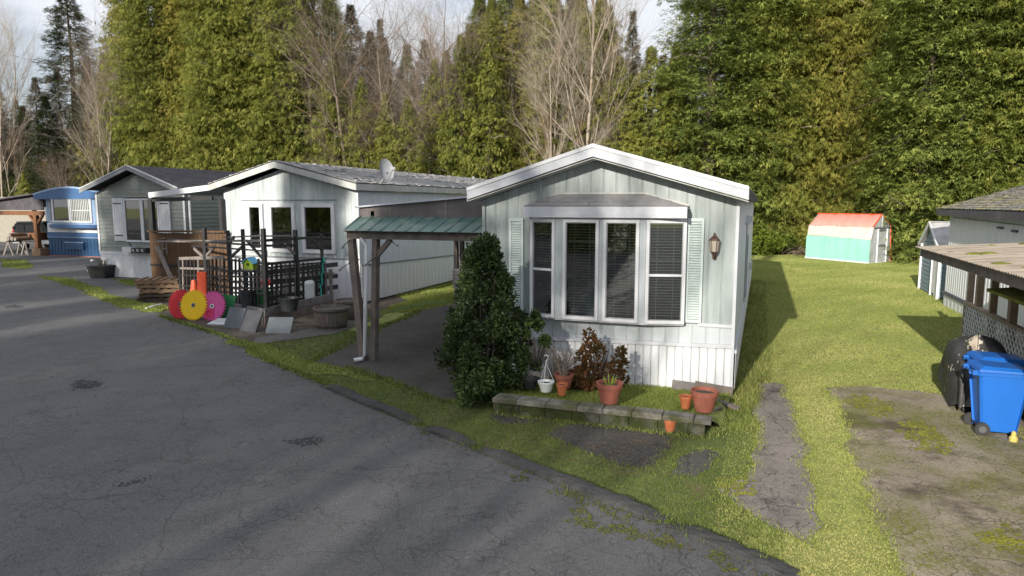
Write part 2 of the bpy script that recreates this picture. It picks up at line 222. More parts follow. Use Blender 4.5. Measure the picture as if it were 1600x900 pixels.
# ------------------------------------------------------------------ mesh helpers
def tag(o, label=None, cat=None, group=None, kind=None):
    if label: o['label'] = label
    if cat: o['category'] = cat
    if group: o['group'] = group
    if kind: o['kind'] = kind
    return o
def thing(name, label, cat, loc=(0, 0, 0), rz=0, group=None):
    o = bpy.data.objects.new(name, None); C.objects.link(o); o.empty_display_size = .2
    o.location = loc; o.rotation_euler = (0, 0, rz); return tag(o, label, cat, group)
def rootof(o):
    while o.parent: o = o.parent
    return o
class MB:
    def __init__(s): s.v = []; s.f = []
    def add(s, vs, fs):
        b = len(s.v); s.v += [tuple(p) for p in vs]; s.f += [tuple(i+b for i in f) for f in fs]; return s
    def box(s, x0, x1, y0, y1, z0, z1):
        return s.add([(x0, y0, z0), (x1, y0, z0), (x1, y1, z0), (x0, y1, z0), (x0, y0, z1), (x1, y0, z1), (x1, y1, z1), (x0, y1, z1)],
                     [(0, 3, 2, 1), (4, 5, 6, 7), (0, 1, 5, 4), (1, 2, 6, 5), (2, 3, 7, 6), (3, 0, 4, 7)])
    def hexa(s, p): return s.add(p, [(0, 3, 2, 1), (4, 5, 6, 7), (0, 1, 5, 4), (1, 2, 6, 5), (2, 3, 7, 6), (3, 0, 4, 7)])
    def bar(s, a, b, w, h=None, up=(0, 0, 1)):
        a = Vector(a); b = Vector(b); d = (b-a).normalized(); u = Vector(up)
        if abs(d.dot(u)) > .98: u = Vector((0, 1, 0))
        x = d.cross(u).normalized()*w*.5; y = x.cross(d).normalized()*(h or w)*.5
        return s.hexa([a-x-y, a+x-y, b+x-y, b-x-y, a-x+y, a+x+y, b+x+y, b-x+y])
    def tube(s, pts, r, n=6, cap=True):
        pts = [Vector(p) for p in pts]; rs = r if isinstance(r, (list, tuple)) else [r]*len(pts); vs = []
        for i, p in enumerate(pts):
            d = (pts[min(i+1, len(pts)-1)]-pts[max(i-1, 0)]).normalized(); u = Vector((0, 0, 1)) if abs(d.z) < .9 else Vector((0, 1, 0))
            x = d.cross(u).normalized(); y = x.cross(d)
            for k in range(n):
                a = 2*math.pi*k/n; vs.append(p+(x*math.cos(a)+y*math.sin(a))*rs[i])
        fs = []
        for i in range(len(pts)-1):
            for k in range(n): fs.append((i*n+k, i*n+(k+1) % n, (i+1)*n+(k+1) % n, (i+1)*n+k))
        if cap: fs.append(tuple(range(n))[::-1]); fs.append(tuple((len(pts)-1)*n+k for k in range(n)))
        return s.add(vs, fs)
    def lathe(s, prof, c=(0, 0, 0), n=20, closed=False):
        vs = []; fs = []
        for r, z in prof:
            for k in range(n):
                a = 2*math.pi*k/n; vs.append((c[0]+r*math.cos(a), c[1]+r*math.sin(a), c[2]+z))
        m = len(prof)
        for i in range(m-1):
            for k in range(n): fs.append((i*n+k, i*n+(k+1) % n, (i+1)*n+(k+1) % n, (i+1)*n+k))
        fs.append(tuple(range(n))[::-1]); fs.append(tuple((m-1)*n+k for k in range(n)))
        return s.add(vs, fs)
    def prism(s, poly, axis, a, b):       # polygon in the plane across axis, extruded from a to b
        def P(p, t): return {'x': (t, p[0], p[1]), 'y': (p[0], t, p[1]), 'z': (p[0], p[1], t)}[axis]
        n = len(poly); vs = [P(p, a) for p in poly]+[P(p, b) for p in poly]
        return s.add(vs, [tuple(range(n))[::-1], tuple(range(n, 2*n))]+[(i, (i+1) % n, (i+1) % n+n, i+n) for i in range(n)])
    def build(s, name, m, parent=None, world=True, smooth=False, kind=None, label=None):
        me = bpy.data.meshes.new(name); vs = s.v
        if parent is not None and world:
            r = rootof(parent); iv = Matrix.Translation(r.location) @ r.rotation_euler.to_matrix().to_4x4(); iv.invert()
            vs = [tuple(iv @ Vector(p)) for p in vs]
        me.from_pydata(vs, [], s.f); bm = bmesh.new(); bm.from_mesh(me); bmesh.ops.recalc_face_normals(bm, faces=bm.faces); bm.to_mesh(me); bm.free()
        me.materials.append(m if not isinstance(m, str) else M[m])
        if smooth: me.polygons.foreach_set('use_smooth', [True]*len(me.polygons))
        o = bpy.data.objects.new(name, me); C.objects.link(o)
        if parent is not None: o.parent = parent
        if kind: o['kind'] = kind
        if label: o['label'] = label
        return o
def inst(src, parent, loc=(0, 0, 0), rot=(0, 0, 0), scale=None, name=None):
    o = src.copy(); C.objects.link(o); o.parent = parent; o.location = loc; o.rotation_euler = rot
    if scale: o.scale = scale
    if name: o.name = name
    return o
def dup(root, loc, rz=0, label=None, group=None, scale=None):
    r = root.copy(); C.objects.link(r); r.location = loc; r.rotation_euler = (0, 0, rz)
    if label: r['label'] = label
    if group: r['group'] = group
    if scale: r.scale = scale
    for ch in list(root.children):
        c = ch.copy(); C.objects.link(c); c.parent = r
        for g in ch.children:
            d = g.copy(); C.objects.link(d); d.parent = c
    return r
def npmesh(name, V, F, m, tint=None, smooth=False):
    """V (n,3) float, F (k,3) int triangles, tint per face"""
    me = bpy.data.meshes.new(name); V = np.asarray(V, dtype=np.float32); F = np.asarray(F, dtype=np.int32)
    me.vertices.add(len(V)); me.vertices.foreach_set('co', V.ravel())
    me.loops.add(F.size); me.loops.foreach_set('vertex_index', F.ravel())
    me.polygons.add(len(F)); me.polygons.foreach_set('loop_start', np.arange(0, F.size, 3, dtype=np.int32)); me.polygons.foreach_set('loop_total', np.full(len(F), 3, dtype=np.int32))
    me.update(calc_edges=True)
    if tint is not None:
        a = me.attributes.new('tint', 'FLOAT', 'FACE'); a.data.foreach_set('value', np.asarray(tint, dtype=np.float32))
    me.materials.append(M[m] if isinstance(m, str) else m); return me
def obj(name, me, parent=None, loc=(0, 0, 0)):
    o = bpy.data.objects.new(name, me); C.objects.link(o); o.location = loc
    if parent is not None: o.parent = parent
    return o
def cuts(x0, x1, dx, extra=()):
    n = max(1, round((x1-x0)/dx)); c = [x0+(x1-x0)*i/n for i in range(n+1)]
    for e in extra:
        if x0 < e < x1:
            j = min(range(len(c)), key=lambda i: abs(c[i]-e))
            if 0 < j < len(c)-1 and abs(c[j]-e) < dx*.5: c[j] = e
            else: c.append(e)
    return sorted(set(c))
def strips(name, parent, m, x0, x1, y, zb, zt, dx, holes=(), th=.008, gap=.003, jit=.0015, axis='y', rib=True):
    """vertical siding strips on a wall facing -Y; zb, zt are functions of x"""
    hx = [e for h in holes for e in h[:2]]
    for a, b in zip(cuts(x0, x1, dx, hx)[:-1], cuts(x0, x1, dx, hx)[1:]):
        if b-a < .02: continue
        mid = (a+b)/2; segs = [(None, None)]; z0 = None
        hs = sorted([h for h in holes if h[0] <= mid <= h[1]], key=lambda h: h[2])
        edges = [(zb(a), zb(b))]
        for h in hs: edges += [(h[2], h[2]), (h[3], h[3])]
        edges.append((zt(a), zt(b)))
        dy = rnd.uniform(-jit, jit)
        for i in range(0, len(edges), 2):
            (l0, r0), (l1, r1) = edges[i], edges[i+1]
            if max(l1-l0, r1-r0) < .01: continue
            g = gap/2; yy = y+dy; A = a+g; B = b-g; e = min(.02, (B-A)*.2)
            mb = MB()
            # a pan with bevelled edges: raised face, returns at both sides
            mb.add([(A, yy+th, l0), (A+e, yy, l0), (B-e, yy, r0), (B, yy+th, r0), (A, yy+th, l1), (A+e, yy, l1), (B-e, yy, r1), (B, yy+th, r1)],
                   [(0, 1, 5, 4), (1, 2, 6, 5), (2, 3, 7, 6), (0, 3, 2, 1), (4, 5, 6, 7), (3, 0, 4, 7)])
            mb.build(name, m, parent)
def corrug(name, parent, m, p0, p1, z0, z1, period=.1, depth=.012, nrm=1, z0b=None, z1b=None):
    """ribbed metal sheet between ground points p0 and p1"""
    p0 = Vector((p0[0], p0[1], 0)); p1 = Vector((p1[0], p1[1], 0)); L = (p1-p0).length; d = (p1-p0)/L; nn = Vector((d.y, -d.x, 0))*nrm
    z0b = z0 if z0b is None else z0b; z1b = z1 if z1b is None else z1b
    n = int(L/period); vs = []; fs = []
    for i in range(n):
        for f, o in ((0, 0), (.12, depth), (.55, depth), (.67, 0)):
            t = (i+f)/n; q = p0+d*L*t+nn*o; vs += [(q.x, q.y, z0+(z0b-z0)*t), (q.x, q.y, z1+(z1b-z1)*t)]
    q = p1; vs += [(q.x, q.y, z0b), (q.x, q.y, z1b)]
    for i in range(len(vs)//2-1): fs.append((2*i, 2*i+2, 2*i+3, 2*i+1))
    return MB().add(vs, fs).build(name, m, parent, kind='stuff')
def shingles(name, parent, m, eave0, eave1, ridge0, ridge1, rows, cols, curl=.0, seed=1, th=.012, drop=0.0):
    """courses of tabs laid up a roof slope"""
    r = random.Random(seed); e0, e1, r0, r1 = map(Vector, (eave0, eave1, ridge0, ridge1)); mb = MB(); up = (r0-e0).cross(e1-e0).normalized()
    if up.z < 0: up = -up
    def pt(s, t): return e0.lerp(e1, s).lerp(r0.lerp(r1, s), t)
    for i in range(rows):
        off = r.random()/cols
        for j in range(cols+1):
            s0 = max(0, (j-1)/cols+off); s1 = min(1, j/cols+off-.0006)
            if s1-s0 < .002 or r.random() < drop: continue
            t0 = i/rows; t1 = (i+1.15)/rows; t1 = min(t1, 1.0); c0 = th+r.random()*curl*(2 if r.random() < .15 else 1); c1 = th+r.random()*curl
            a, b, c, d = pt(s0, t0+r.uniform(0, .1)/rows), pt(s1, t0+r.uniform(0, .1)/rows), pt(s1, t1), pt(s0, t1)
            mb.add([a, b, c, d, a+up*c0, b+up*c1, c+up*.003, d+up*.003], [(0, 1, 5, 4), (4, 5, 6, 7), (0, 4, 7, 3), (1, 2, 6, 5)])
    return mb.build(name, m, parent, kind='stuff')
def inside(P, poly):
    x, y = P[:, 0], P[:, 1]; r = np.zeros(len(P), bool); n = len(poly); j = n-1
    for i in range(n):
        xi, yi = poly[i]; xj, yj = poly[j]
        with np.errstate(divide='ignore', invalid='ignore'):
            c = ((yi > y) != (yj > y)) & (x < (xj-xi)*(y-yi)/(yj-yi)+xi)
        r ^= c; j = i
    return r
def rough_edge(pts, step=.14, amp=.05, seed=0):
    r = random.Random(seed); o = []; n = len(pts); v = 0
    for i in range(n):
        a = Vector(pts[i]); b = Vector(pts[(i+1) % n]); L = (b-a).length; k = max(1, min(160, int(L/step))); d = (b-a)/max(L, 1e-6); q = Vector((-d.y, d.x))
        for j in range(k):
            v = v*.6+r.uniform(-amp, amp); p = a.lerp(b, j/k)+q*v; o.append((p.x, p.y))
    return o
def sheet(name, pts, z, m, amp=.05, step=.14, seed=0, kind='structure', parent=None, z2=None):
    poly = rough_edge(pts, step, amp, seed) if amp else list(pts)
    tr = tessellate_polygon([[Vector((x, y, 0)) for x, y in poly]])
    me = bpy.data.meshes.new(name); me.from_pydata([(x, y, z) for x, y in poly], [], [tuple(t) for t in tr]); 
    bm = bmesh.new(); bm.from_mesh(me)
    for f in bm.faces:
        if f.normal.z < 0: f.normal_flip()
    bm.to_mesh(me); bm.free(); me.materials.append(M[m]); o = obj(name, me, parent); o['kind'] = kind; return o, poly
# ================================================================== THE SETTING
def Gs(*pts): return [G(*p) for p in pts]
ground, _ = sheet('ground', [(-700, -300), (700, -300), (700, 900), (-700, 900)], 0, 'turf', amp=0)
road_r = Gs((1290, 918), (1200, 881), (1130, 852), (1050, 820), (960, 783), (880, 753), (800, 722), (720, 690), (650, 662), (580, 633), (515, 605), (478, 588), (440, 574), (405, 555), (378, 538), (345, 524), (290, 507), (250, 494))
road_poly = road_r + [(-17.2, 15.8), (-16.9, 22), (-20.5, 30), (-20, 42), (-140, 46), (-140, -60), (60, -60), (60, -14), (3.2, 4.6)]
_, road_j = sheet('road', road_poly, .004, 'road', amp=.035, step=.12, seed=3)
pad_poly = [G(482, 568), G(520, 545), G(570, 515), G(640, 497), (-9.0, 17.0), (-7.6, 22), (-4.9, 22), (-4.9, 10.9)]+Gs((770, 622), (735, 628), (690, 628), (655, 614), (600, 592), (540, 574))
_, pad_j = sheet('carport_floor', pad_poly, .008, 'pad', amp=.05, seed=4)
path_poly = Gs((400, 540), (470, 530), (520, 523), (562, 508), (600, 494), (596, 489), (560, 495), (520, 510), (455, 520), (400, 528))
sheet('path', path_poly, .016, 'conc', amp=.03, seed=5)
soil_poly = Gs((250, 492), (300, 505), (345, 520), (400, 540), (455, 532), (520, 520), (560, 500), (600, 486), (640, 470), (600, 458), (480, 470), (300, 458), (236, 470))
_, soil_j = sheet('bare_soil', soil_poly, .012, 'soil', amp=.06, seed=6)
padA = Gs((842, 680), (875, 665), (905, 659), (1000, 659), (1052, 680), (1045, 700), (1010, 737), (965, 730), (925, 712), (885, 696))
_, padA_j = sheet('asphalt_patch', padA, .006, 'pad', amp=.05, seed=7)
padB = Gs((755, 650), (800, 640), (850, 643), (862, 655), (820, 664), (780, 664))
_, padB_j = sheet('asphalt_patch', padB, .006, 'pad', amp=.04, seed=8)
padC = Gs((1045, 745), (1060, 712), (1100, 700), (1125, 706), (1118, 730), (1085, 745))
_, padC_j = sheet('asphalt_patch', padC, .006, 'pad', amp=.05, seed=9)
trk = Gs((1183, 600), (1222, 597), (1240, 640), (1256, 700), (1272, 760), (1284, 820), (1268, 858), (1215, 832), (1160, 790), (1118, 765), (1165, 745), (1182, 700), (1178, 650))
_, trk_j = sheet('driveway', trk, .006, 'track', amp=.05, seed=10)
drv = Gs((1293, 606), (1350, 603), (1400, 608), (1462, 614))+[(3.9, 12.3), (3.9, 4.55), (3.2, 4.5)]+Gs((1425, 960), (1405, 915), (1385, 850), (1362, 790), (1345, 740), (1325, 690), (1315, 650))
_, drv_j = sheet('driveway', drv, .006, 'drive', amp=.06, seed=11)
# strip of straw-coloured litter under the trees
verge_poly = [(-10.9, 13.2), (-9.8, 9.8), (-7.2, 9.4), (-4.5, 7.4), (-.2, 5.4), (.2, 7.0), (.1, 9.2), (.12, 11), (.2, 28), (-.3, 28), (-.3, 11), (-4.6, 11.2), (-8.5, 13.5), (-10, 14.2)]
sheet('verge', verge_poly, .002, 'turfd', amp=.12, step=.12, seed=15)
litter = Gs((1395, 402), (1445, 398), (1445, 388), (1380, 392))+[(10, 44), (12, 50), (-22, 50), (-22, 44.5)]+Gs((1200, 388), (1240, 392), (1262, 400))
_, lit_j = sheet('leaf_litter', litter, .004, 'straw', amp=.25, step=.5, seed=12)
# grass and moss islands on the far drives
isl = {'grass_island': [Gs((0, 405), (40, 407), (56, 415), (40, 421), (0, 417)), Gs((60, 432), (110, 435), (150, 450), (175, 463), (215, 470), (262, 482), (250, 490), (200, 484), (150, 465), (100, 445)),
                        Gs((178, 437), (240, 438), (250, 444), (205, 447)),
                        Gs((360, 533), (430, 540), (482, 566), (540, 578), (600, 600), (470, 583), (420, 566), (385, 548))]}
isl_j = []
for i, p in enumerate(isl['grass_island']): isl_j.append(sheet('grass_island', p, .012, 'turf', amp=.10, seed=20+i)[1])
moss_px = [Gs((1305, 622), (1330, 615), (1370, 622), (1405, 640), (1400, 655), (1360, 650), (1330, 640)), Gs((1115, 745), (1150, 738), (1175, 748), (1172, 765), (1160, 790), (1130, 770)),
           Gs((780, 740), (810, 736), (832, 748), (815, 760), (790, 755)), Gs((860, 800), (900, 790), (930, 812), (1000, 830), (1080, 852), (1075, 868), (1010, 850), (950, 838), (900, 822)),
           Gs((1095, 865), (1130, 860), (1170, 880), (1180, 900), (1130, 890)), Gs((640, 672), (690, 664), (700, 676), (660, 684)), Gs((845, 765), (900, 758), (960, 790), (985, 812), (930, 800), (880, 780)), Gs((178, 440), (238, 441), (240, 445), (190, 445)),
           Gs((1380, 665), (1440, 655), (1500, 690), (1490, 715), (1420, 700)), Gs((1520, 830), (1570, 815), (1640, 850), (1600, 880))]
moss_j = []
def moss_clumps(poly, seed, dark=False, m=None, nm='moss_patch', kd='stuff'):
    r = random.Random(seed); a = np.array(poly); lo, hi = a.min(0), a.max(0); mb = MB(); n = int((hi-lo).prod()*(1100 if dark else 800)); c = (lo+hi)/2
    P = np.array([[r.uniform(lo[0], hi[0]), r.uniform(lo[1], hi[1])] for _ in range(n)]); P = P[inside(P, poly)]
    for x, y in P:
        q = math.hypot((x-c[0])/(hi[0]-lo[0])*2, (y-c[1])/(hi[1]-lo[1])*2); wob = math.sin(x*9+seed)+math.sin(y*11+x*5)
        if q+.28*wob > r.uniform(.35, 1.15): continue
        R = r.uniform(.008, .026) if dark else r.uniform(.010, .038); k = 7; z = .007+r.random()*.004; e = r.uniform(.004, .012)
        mb.add([(x+R*math.cos(6.283*i/k)*r.uniform(.7, 1.2), y+R*math.sin(6.283*i/k)*r.uniform(.7, 1.2), z) for i in range(k)]+[(x, y, z+e)], [(i, (i+1) % k, k) for i in range(k)])
    mb.build(nm, m or ('mossd' if dark else 'moss'), kind=kd); return poly
for i, p in enumerate(moss_px): moss_j.append(moss_clumps(rough_edge(p, .07, .07, 40+i), 40+i, i in (2, 3, 4, 5, 6)))
for i, p in enumerate((Gs((178, 762), (205, 748), (238, 742), (240, 752), (212, 764), (190, 770)), Gs((0, 478), (28, 476), (40, 480), (10, 484)), Gs((430, 690), (500, 684), (520, 692), (460, 700)), Gs((95, 600), (140, 590), (165, 600), (120, 612)))): moss_clumps(rough_edge(p, .06, .06, 70+i), 70+i, True, 'stain', 'road_stain', 'structure')

# kerb: a broken low asphalt berm swept along the verge
def kerb(pts, wd=.22, h=.07, seed=1):
    r = random.Random(seed); P = [Vector(G(*p)) for p in pts]; Q = []
    for a, b in zip(P[:-1], P[1:]):
        k = max(2, int((b-a).length/.09)); Q += [a.lerp(b, i/k) for i in range(k)]
    Q.append(P[-1]); vs = []; prof = [(-.5, 0), (-.42, .65), (-.2, .95), (.1, 1), (.35, .8), (.5, 0)]; m = len(prof); n = len(Q); wob = 0
    for i, q in enumerate(Q):
        d = (Q[min(i+1, n-1)]-Q[max(i-1, 0)]).normalized(); nn = Vector((-d.y, d.x)); wob = wob*.8+r.uniform(-.010, .010)
        e = min(1, min(i, n-1-i)/4+.15); hh = h*e*r.uniform(.8, 1.1)
        for s, t in prof: p = q+nn*(s*wd*r.uniform(.88, 1.08)+wob); vs.append((p.x, p.y, .002+hh*t+(r.uniform(-.008, .008) if t > .1 else 0)))
    fs = [(i*m+j, i*m+j+1, (i+1)*m+j+1, (i+1)*m+j) for i in range(n-1) for j in range(m-1)]
    o = MB().add(vs, fs).build('kerb', 'kerb'); o['kind'] = 'structure'; return o
kerb([(508, 602), (655, 663)], seed=1)
kerb([(664, 668), (742, 698)], seed=2)
kerb([(748, 701), (1040, 815)], seed=3)
kerb([(1046, 818), (1245, 898)], seed=4, h=.05)

# ================================================================== MAIN HOME
XL, XR, YF, YB = -4.50, -.33, 10.95, 28.5
def MY(u, v): return PY(u, v, YF)
home = thing('mobile_home', 'pale green mobile home with four tall white framed bay windows facing the road', 'mobile home', ((XL+XR)/2, YF, 0))
XM = MY(935, 240)[0]; ZE = MY(1150, 312)[1]; ZRG = MY(935, 250)[1]
def gz(x): return ZRG-(ZRG-ZE)*abs(x-XM)/(XR-XM) if x > XM else ZRG-(ZRG-MY(757, 312)[1])*abs(x-XM)/(XM-XL)
zs = lambda x: MY(845, 527)[1]+(MY(1143, 541)[1]-MY(845, 527)[1])*(x+3.4)/3.0    # top of skirting
bay = (-3.66, -1.10)                      # bay window x range
zb0, zb1 = .94+.20, MY(950, 322)[1]
sideR, sideL, backw = MB(), MB(), MB()
# dark interior shell behind the wall
MB().box(XL+.04, XR-.04, YF+.05, YF+.055, .1, zb0).box(XL+.04, bay[0]-.02, YF+.05, YF+.055, zb0, zb1).box(bay[1]+.02, XR-.04, YF+.05, YF+.055, zb0, zb1).prism([(XL+.04, zb1), (XR-.04, zb1), (XR-.04, ZE-.05), (XM, ZRG-.05), (XL+.04, ZE-.05)], 'y', YF+.05, YF+.055).build('inner_wall', 'dark', home)
MB().box(XL+.01, XR-.01, YF+.012, YF+.02, .03, zb0).box(XL+.01, bay[0]-.01, YF+.012, YF+.02, zb0, zb1).box(bay[1]+.01, XR-.01, YF+.012, YF+.02, zb0, zb1).prism([(XL+.01, zb1), (XR-.01, zb1), (XR-.01, ZE), (XM, ZRG), (XL+.01, ZE)], 'y', YF+.012, YF+.02).build('wall_backing', 'sidlow', home)
MB().box(XL+.05, XR-.05, YF+3.6, YF+3.65, .6, 2.9).box(XL+.05, XR-.05, YF+.06, YF+3.6, .62, .66).box(XL+.05, XR-.05, YF+.06, YF+3.6, 2.86, 2.9).build('room', 'dark', home)
MB().box(-3.45, -2.85, YF+.9, YF+1.3, .7, 2.1).box(-2.15, -1.75, YF+.7, YF+1.1, .7, 1.55).box(-3.75, -3.5, YF+1.2, YF+1.5, .7, 2.2).build('cabinet', 'cab', home)
MB().lathe([(.05, 0), (.25, .1), (.3, .4), (.2, .7), (.05, .85)], (-2.72, YF+.75, .8), 12).build('curtain_bundle', 'cloth', home, smooth=True)
hol = [(bay[0], bay[1], zb0, zb1)]
strips('siding_panel', home, 'siding', XL, XR, YF, lambda x: zb0 if bay[0] < x < bay[1] else 1.12, gz, .21, hol)
strips('siding_panel', home, 'sidlow', XL, XR, YF-.004, zs, lambda x: 1.11, .21)
strips('skirt_panel', home, 'skirt', XL+.01, XR, YF-.03, lambda x: .03 if x < -1.1 else .16, lambda x: zs(x)-.02, .125, jit=.003, th=.012, gap=.006)
MB().bar((XL, YF-.04, zs(XL)), (XR+.01, YF-.04, zs(XR)), .05, .06).build('belt_trim', 'fascia', home)
MB().bar((-.87, YF-.02, 1.115), (XR+.01, YF-.02, 1.115), .03, .05).build('belt_trim', 'fascia', home)
MB().box(XR-.035, XR+.012, YF-.05, YF-.004, .1, ZE).build('corner_trim', 'fascia', home)
MB().box(XL-.012, XL+.035, YF-.05, YF-.004, .1, MY(757, 312)[1]).build('corner_trim', 'siding', home)
corrug('side_wall', home, 'sidwhite', (XR, YF), (XR, YB), .72, ZE+.02, .2, .012, 1)
corrug('side_skirt', home, 'skirt', (XR+.03, YF), (XR+.03, YB), .12, .70, .13, .01, 1)
MB().box(XR, XR+.05, YF, YB, .69, .74).build('belt_trim', 'fascia', home)
corrug('side_wall', home, 'sidwhite', (XL, YB), (XL, YF), .05, ZE+.02, .2, .012, 1)
MB().box(XL, XR, YB, YB+.05, .05, ZE).build('back_wall', 'sidwhite', home)
for y, z, s in ((15.5, 2.55, .12), (22.5, .95, .13), (19.5, 2.5, .1)): MB().box(XR+.01, XR+.1, y, y+s, z, z+s*1.6).build('utility_box', 'fascia', home)
MB().tube([(XR+.06, 14.6, 1.0), (XR+.06, 14.6, 2.55), (XR+.03, 14.6, 2.62)], .012).build('conduit', 'gm', home)
MB().tube([(XR+.06, 16.2, .9), (XR+.06, 16.2, 2.3)], .012).build('conduit', 'gm', home)
# roof with deep white fascia over a front overhang
OV = .38; eR = MY(1160, 302); ex = XR+.13; fz = .20
tops = {}
def roofz(x): return gz(x)+.20
zr, zl, zrr = roofz(XM), roofz(XL-.1), roofz(ex)
MB().prism([(XL-.13, zl), (XM, zr), (ex, zrr), (ex, zrr-.03), (XM, zr-.03), (XL-.13, zl-.03)], 'y', YF-OV, YB+.3).build('roof', 'shinunder', home)
for a, b in (((XL-.14, zl), (XM, zr)), ((XM, zr), (ex+.01, zrr))):
    f = MB().prism([(a[0], a[1]-.168), (b[0], b[1]-.168), (b[0], b[1]-.03), (a[0], a[1]-.03)], 'y', YF-OV-.02, YF-OV+.01).build('fascia', 'fascia', home)
    MB().prism([(a[0], a[1]-.028), (b[0], b[1]-.028), (b[0], b[1]+.03), (a[0], a[1]+.03)], 'y', YF-OV-.035, YF-OV+.06).build('drip_edge', 'white', f)
    MB().prism([(a[0], a[1]-.20), (b[0], b[1]-.20), (b[0], b[1]-.185), (a[0], a[1]-.185)], 'y', YF-OV+.012, YF-.002).build('soffit', 'ofascia', home)
MB().box(ex-.01, ex+.02, YF-OV, YB+.3, zrr-.17, zrr+.005).build('side_fascia', 'shindark', home)
MB().box(XL-.15, XL-.13, YF-OV, YB+.3, zl-.2, zl).build('side_fascia', 'fascia', home)
shingles('roof_shingles', home, 'shinold', (ex, YF-OV+.1, zrr+.004), (ex, YB+.3, zrr+.004), (XM, YF-OV+.1, zr+.004), (XM, YB+.3, zr+.004), 14, 40, .01, 3)
# bay window: two flat middle windows, two angled outer ones
YW = YF-.24
xw = [(PY(826, 400, YW)[0], PY(868, 400, YW)[0]), (PY(880, 400, YW)[0], PY(936, 400, YW)[0]), (PY(943, 400, YW)[0], PY(999, 400, YW)[0]), (PY(1009, 400, YW)[0], PY(1070, 400, YW)[0])]
ztop, zbot = PY(940, 343, YW)[1], PY(940, 501, YW)[1]
yo = YF-.10
def win(parent, p, q, z0, z1, rail=None, fw=.048, gl='g1', blind=True, name='window'):
    """framed window between ground points p and q; frame ring, pane, optional meeting rail, blinds behind"""
    p = Vector(p); q = Vector(q); d = (q-p).normalized(); n = Vector((d.y, -d.x)); L = (q-p).length
    def P(t, o, z): a = p+d*t+n*o; return (a.x, a.y, z)
    def bx(mb, t0, t1, o0, o1, za, zb): return mb.hexa([P(t0, o0, za), P(t1, o0, za), P(t1, o1, za), P(t0, o1, za), P(t0, o0, zb), P(t1, o0, zb), P(t1, o1, zb), P(t0, o1, zb)])
    f = MB(); bx(f, 0, fw, .045, -.03, z0, z1); bx(f, L-fw, L, .045, -.03, z0, z1); bx(f, fw, L-fw, .043, -.03, z1-fw, z1); bx(f, fw, L-fw, .047, -.03, z0, z0+fw)
    fo = f.build(name, 'white', parent)
    i = MB(); k = fw; g = .014
    for (a, b, c, e) in ((k, k+g, z0+k, z1-k), (L-k-g, L-k, z0+k, z1-k), (k+g, L-k-g, z0+k, z0+k+g), (k+g, L-k-g, z1-k-g, z1-k)): bx(i, a, b, .02, -.02, c, e)
    i.build('sash', 'gm', fo)
    if rail: bx(MB(), k+.002, L-k-.002, .03, -.015, rail-.018, rail+.018).build('meeting_rail', 'white', fo)
    bx(MB(), k+.003, L-k-.003, .004, 0, z0+k+.002, z1-k-.002).build('pane', gl, fo)
    if blind:
        zm = z0+(z1-z0)*rnd.uniform(.45, .85); bx(MB(), k+.004, L-k-.004, -.02, -.03, zm-.008, zm+.008).build('blind_rail', 'blind', fo)
        b = MB(); z = z1-k-.03
        while z > z0+k+.02:
            o = -.07; b.add([P(k+.01, o, z), P(L-k-.01, o, z), P(L-k-.01, o-.018, z+.012), P(k+.01, o-.018, z+.012)], [(0, 1, 2, 3)]); z -= .045
        b.build('blind_slats', 'blind', fo, kind='stuff')
        c = MB()
        for t in (.25, .75): bx(c, k+(L-2*k)*t-.005, k+(L-2*k)*t+.005, -.062, -.066, z0+k, z1-k)
        bx(c, k, L-k, -.05, -.08, z1-k-.03, z1-k); c.build('blind_cord', 'blind', fo)
    return fo
def wbox(x): return x
win(home, (xw[0][0], yo), (xw[0][1], YW), zbot, ztop, rail=zbot+(ztop-zbot)*.49)
win(home, (xw[1][0], YW), (xw[1][1], YW), zbot, ztop)
win(home, (xw[2][0], YW), (xw[2][1], YW), zbot, ztop)
win(home, (xw[3][0], YW), (xw[3][1], yo), zbot, ztop, rail=zbot+(ztop-zbot)*.47)
for a, b in ((xw[0][1], xw[1][0]), (xw[1][1], xw[2][0]), (xw[2][1], xw[3][0])): MB().box(a+.001, b-.001, YW-.01, YW+.05, zbot, ztop).build('mullion', 'sidlow', home)
MB().prism([(xw[0][0], yo+.01), (xw[0][1], YW+.01), (xw[3][0], YW+.01), (xw[3][1], yo+.01), (xw[3][1], YF+.04), (xw[0][0], YF+.04)], 'z', zbot-.03, zbot-.002).prism([(xw[0][0], yo+.01), (xw[0][1], YW+.01), (xw[3][0], YW+.01), (xw[3][1], yo+.01), (xw[3][1], YF+.04), (xw[0][0], YF+.04)], 'z', ztop+.002, ztop+.03).build('bay_frame', 'white', home)
MB().box(xw[0][0], xw[0][0]+.02, yo, YF+.04, zbot, ztop).box(xw[3][1]-.02, xw[3][1], yo, YF+.04, zbot, ztop).build('bay_cheek', 'sidlow', home)
# lower bay body, pale siding following the bay
bl = [(xw[0][0], yo), (xw[0][1]+.02, YW), (xw[3][0]-.02, YW), (xw[3][1], yo)]
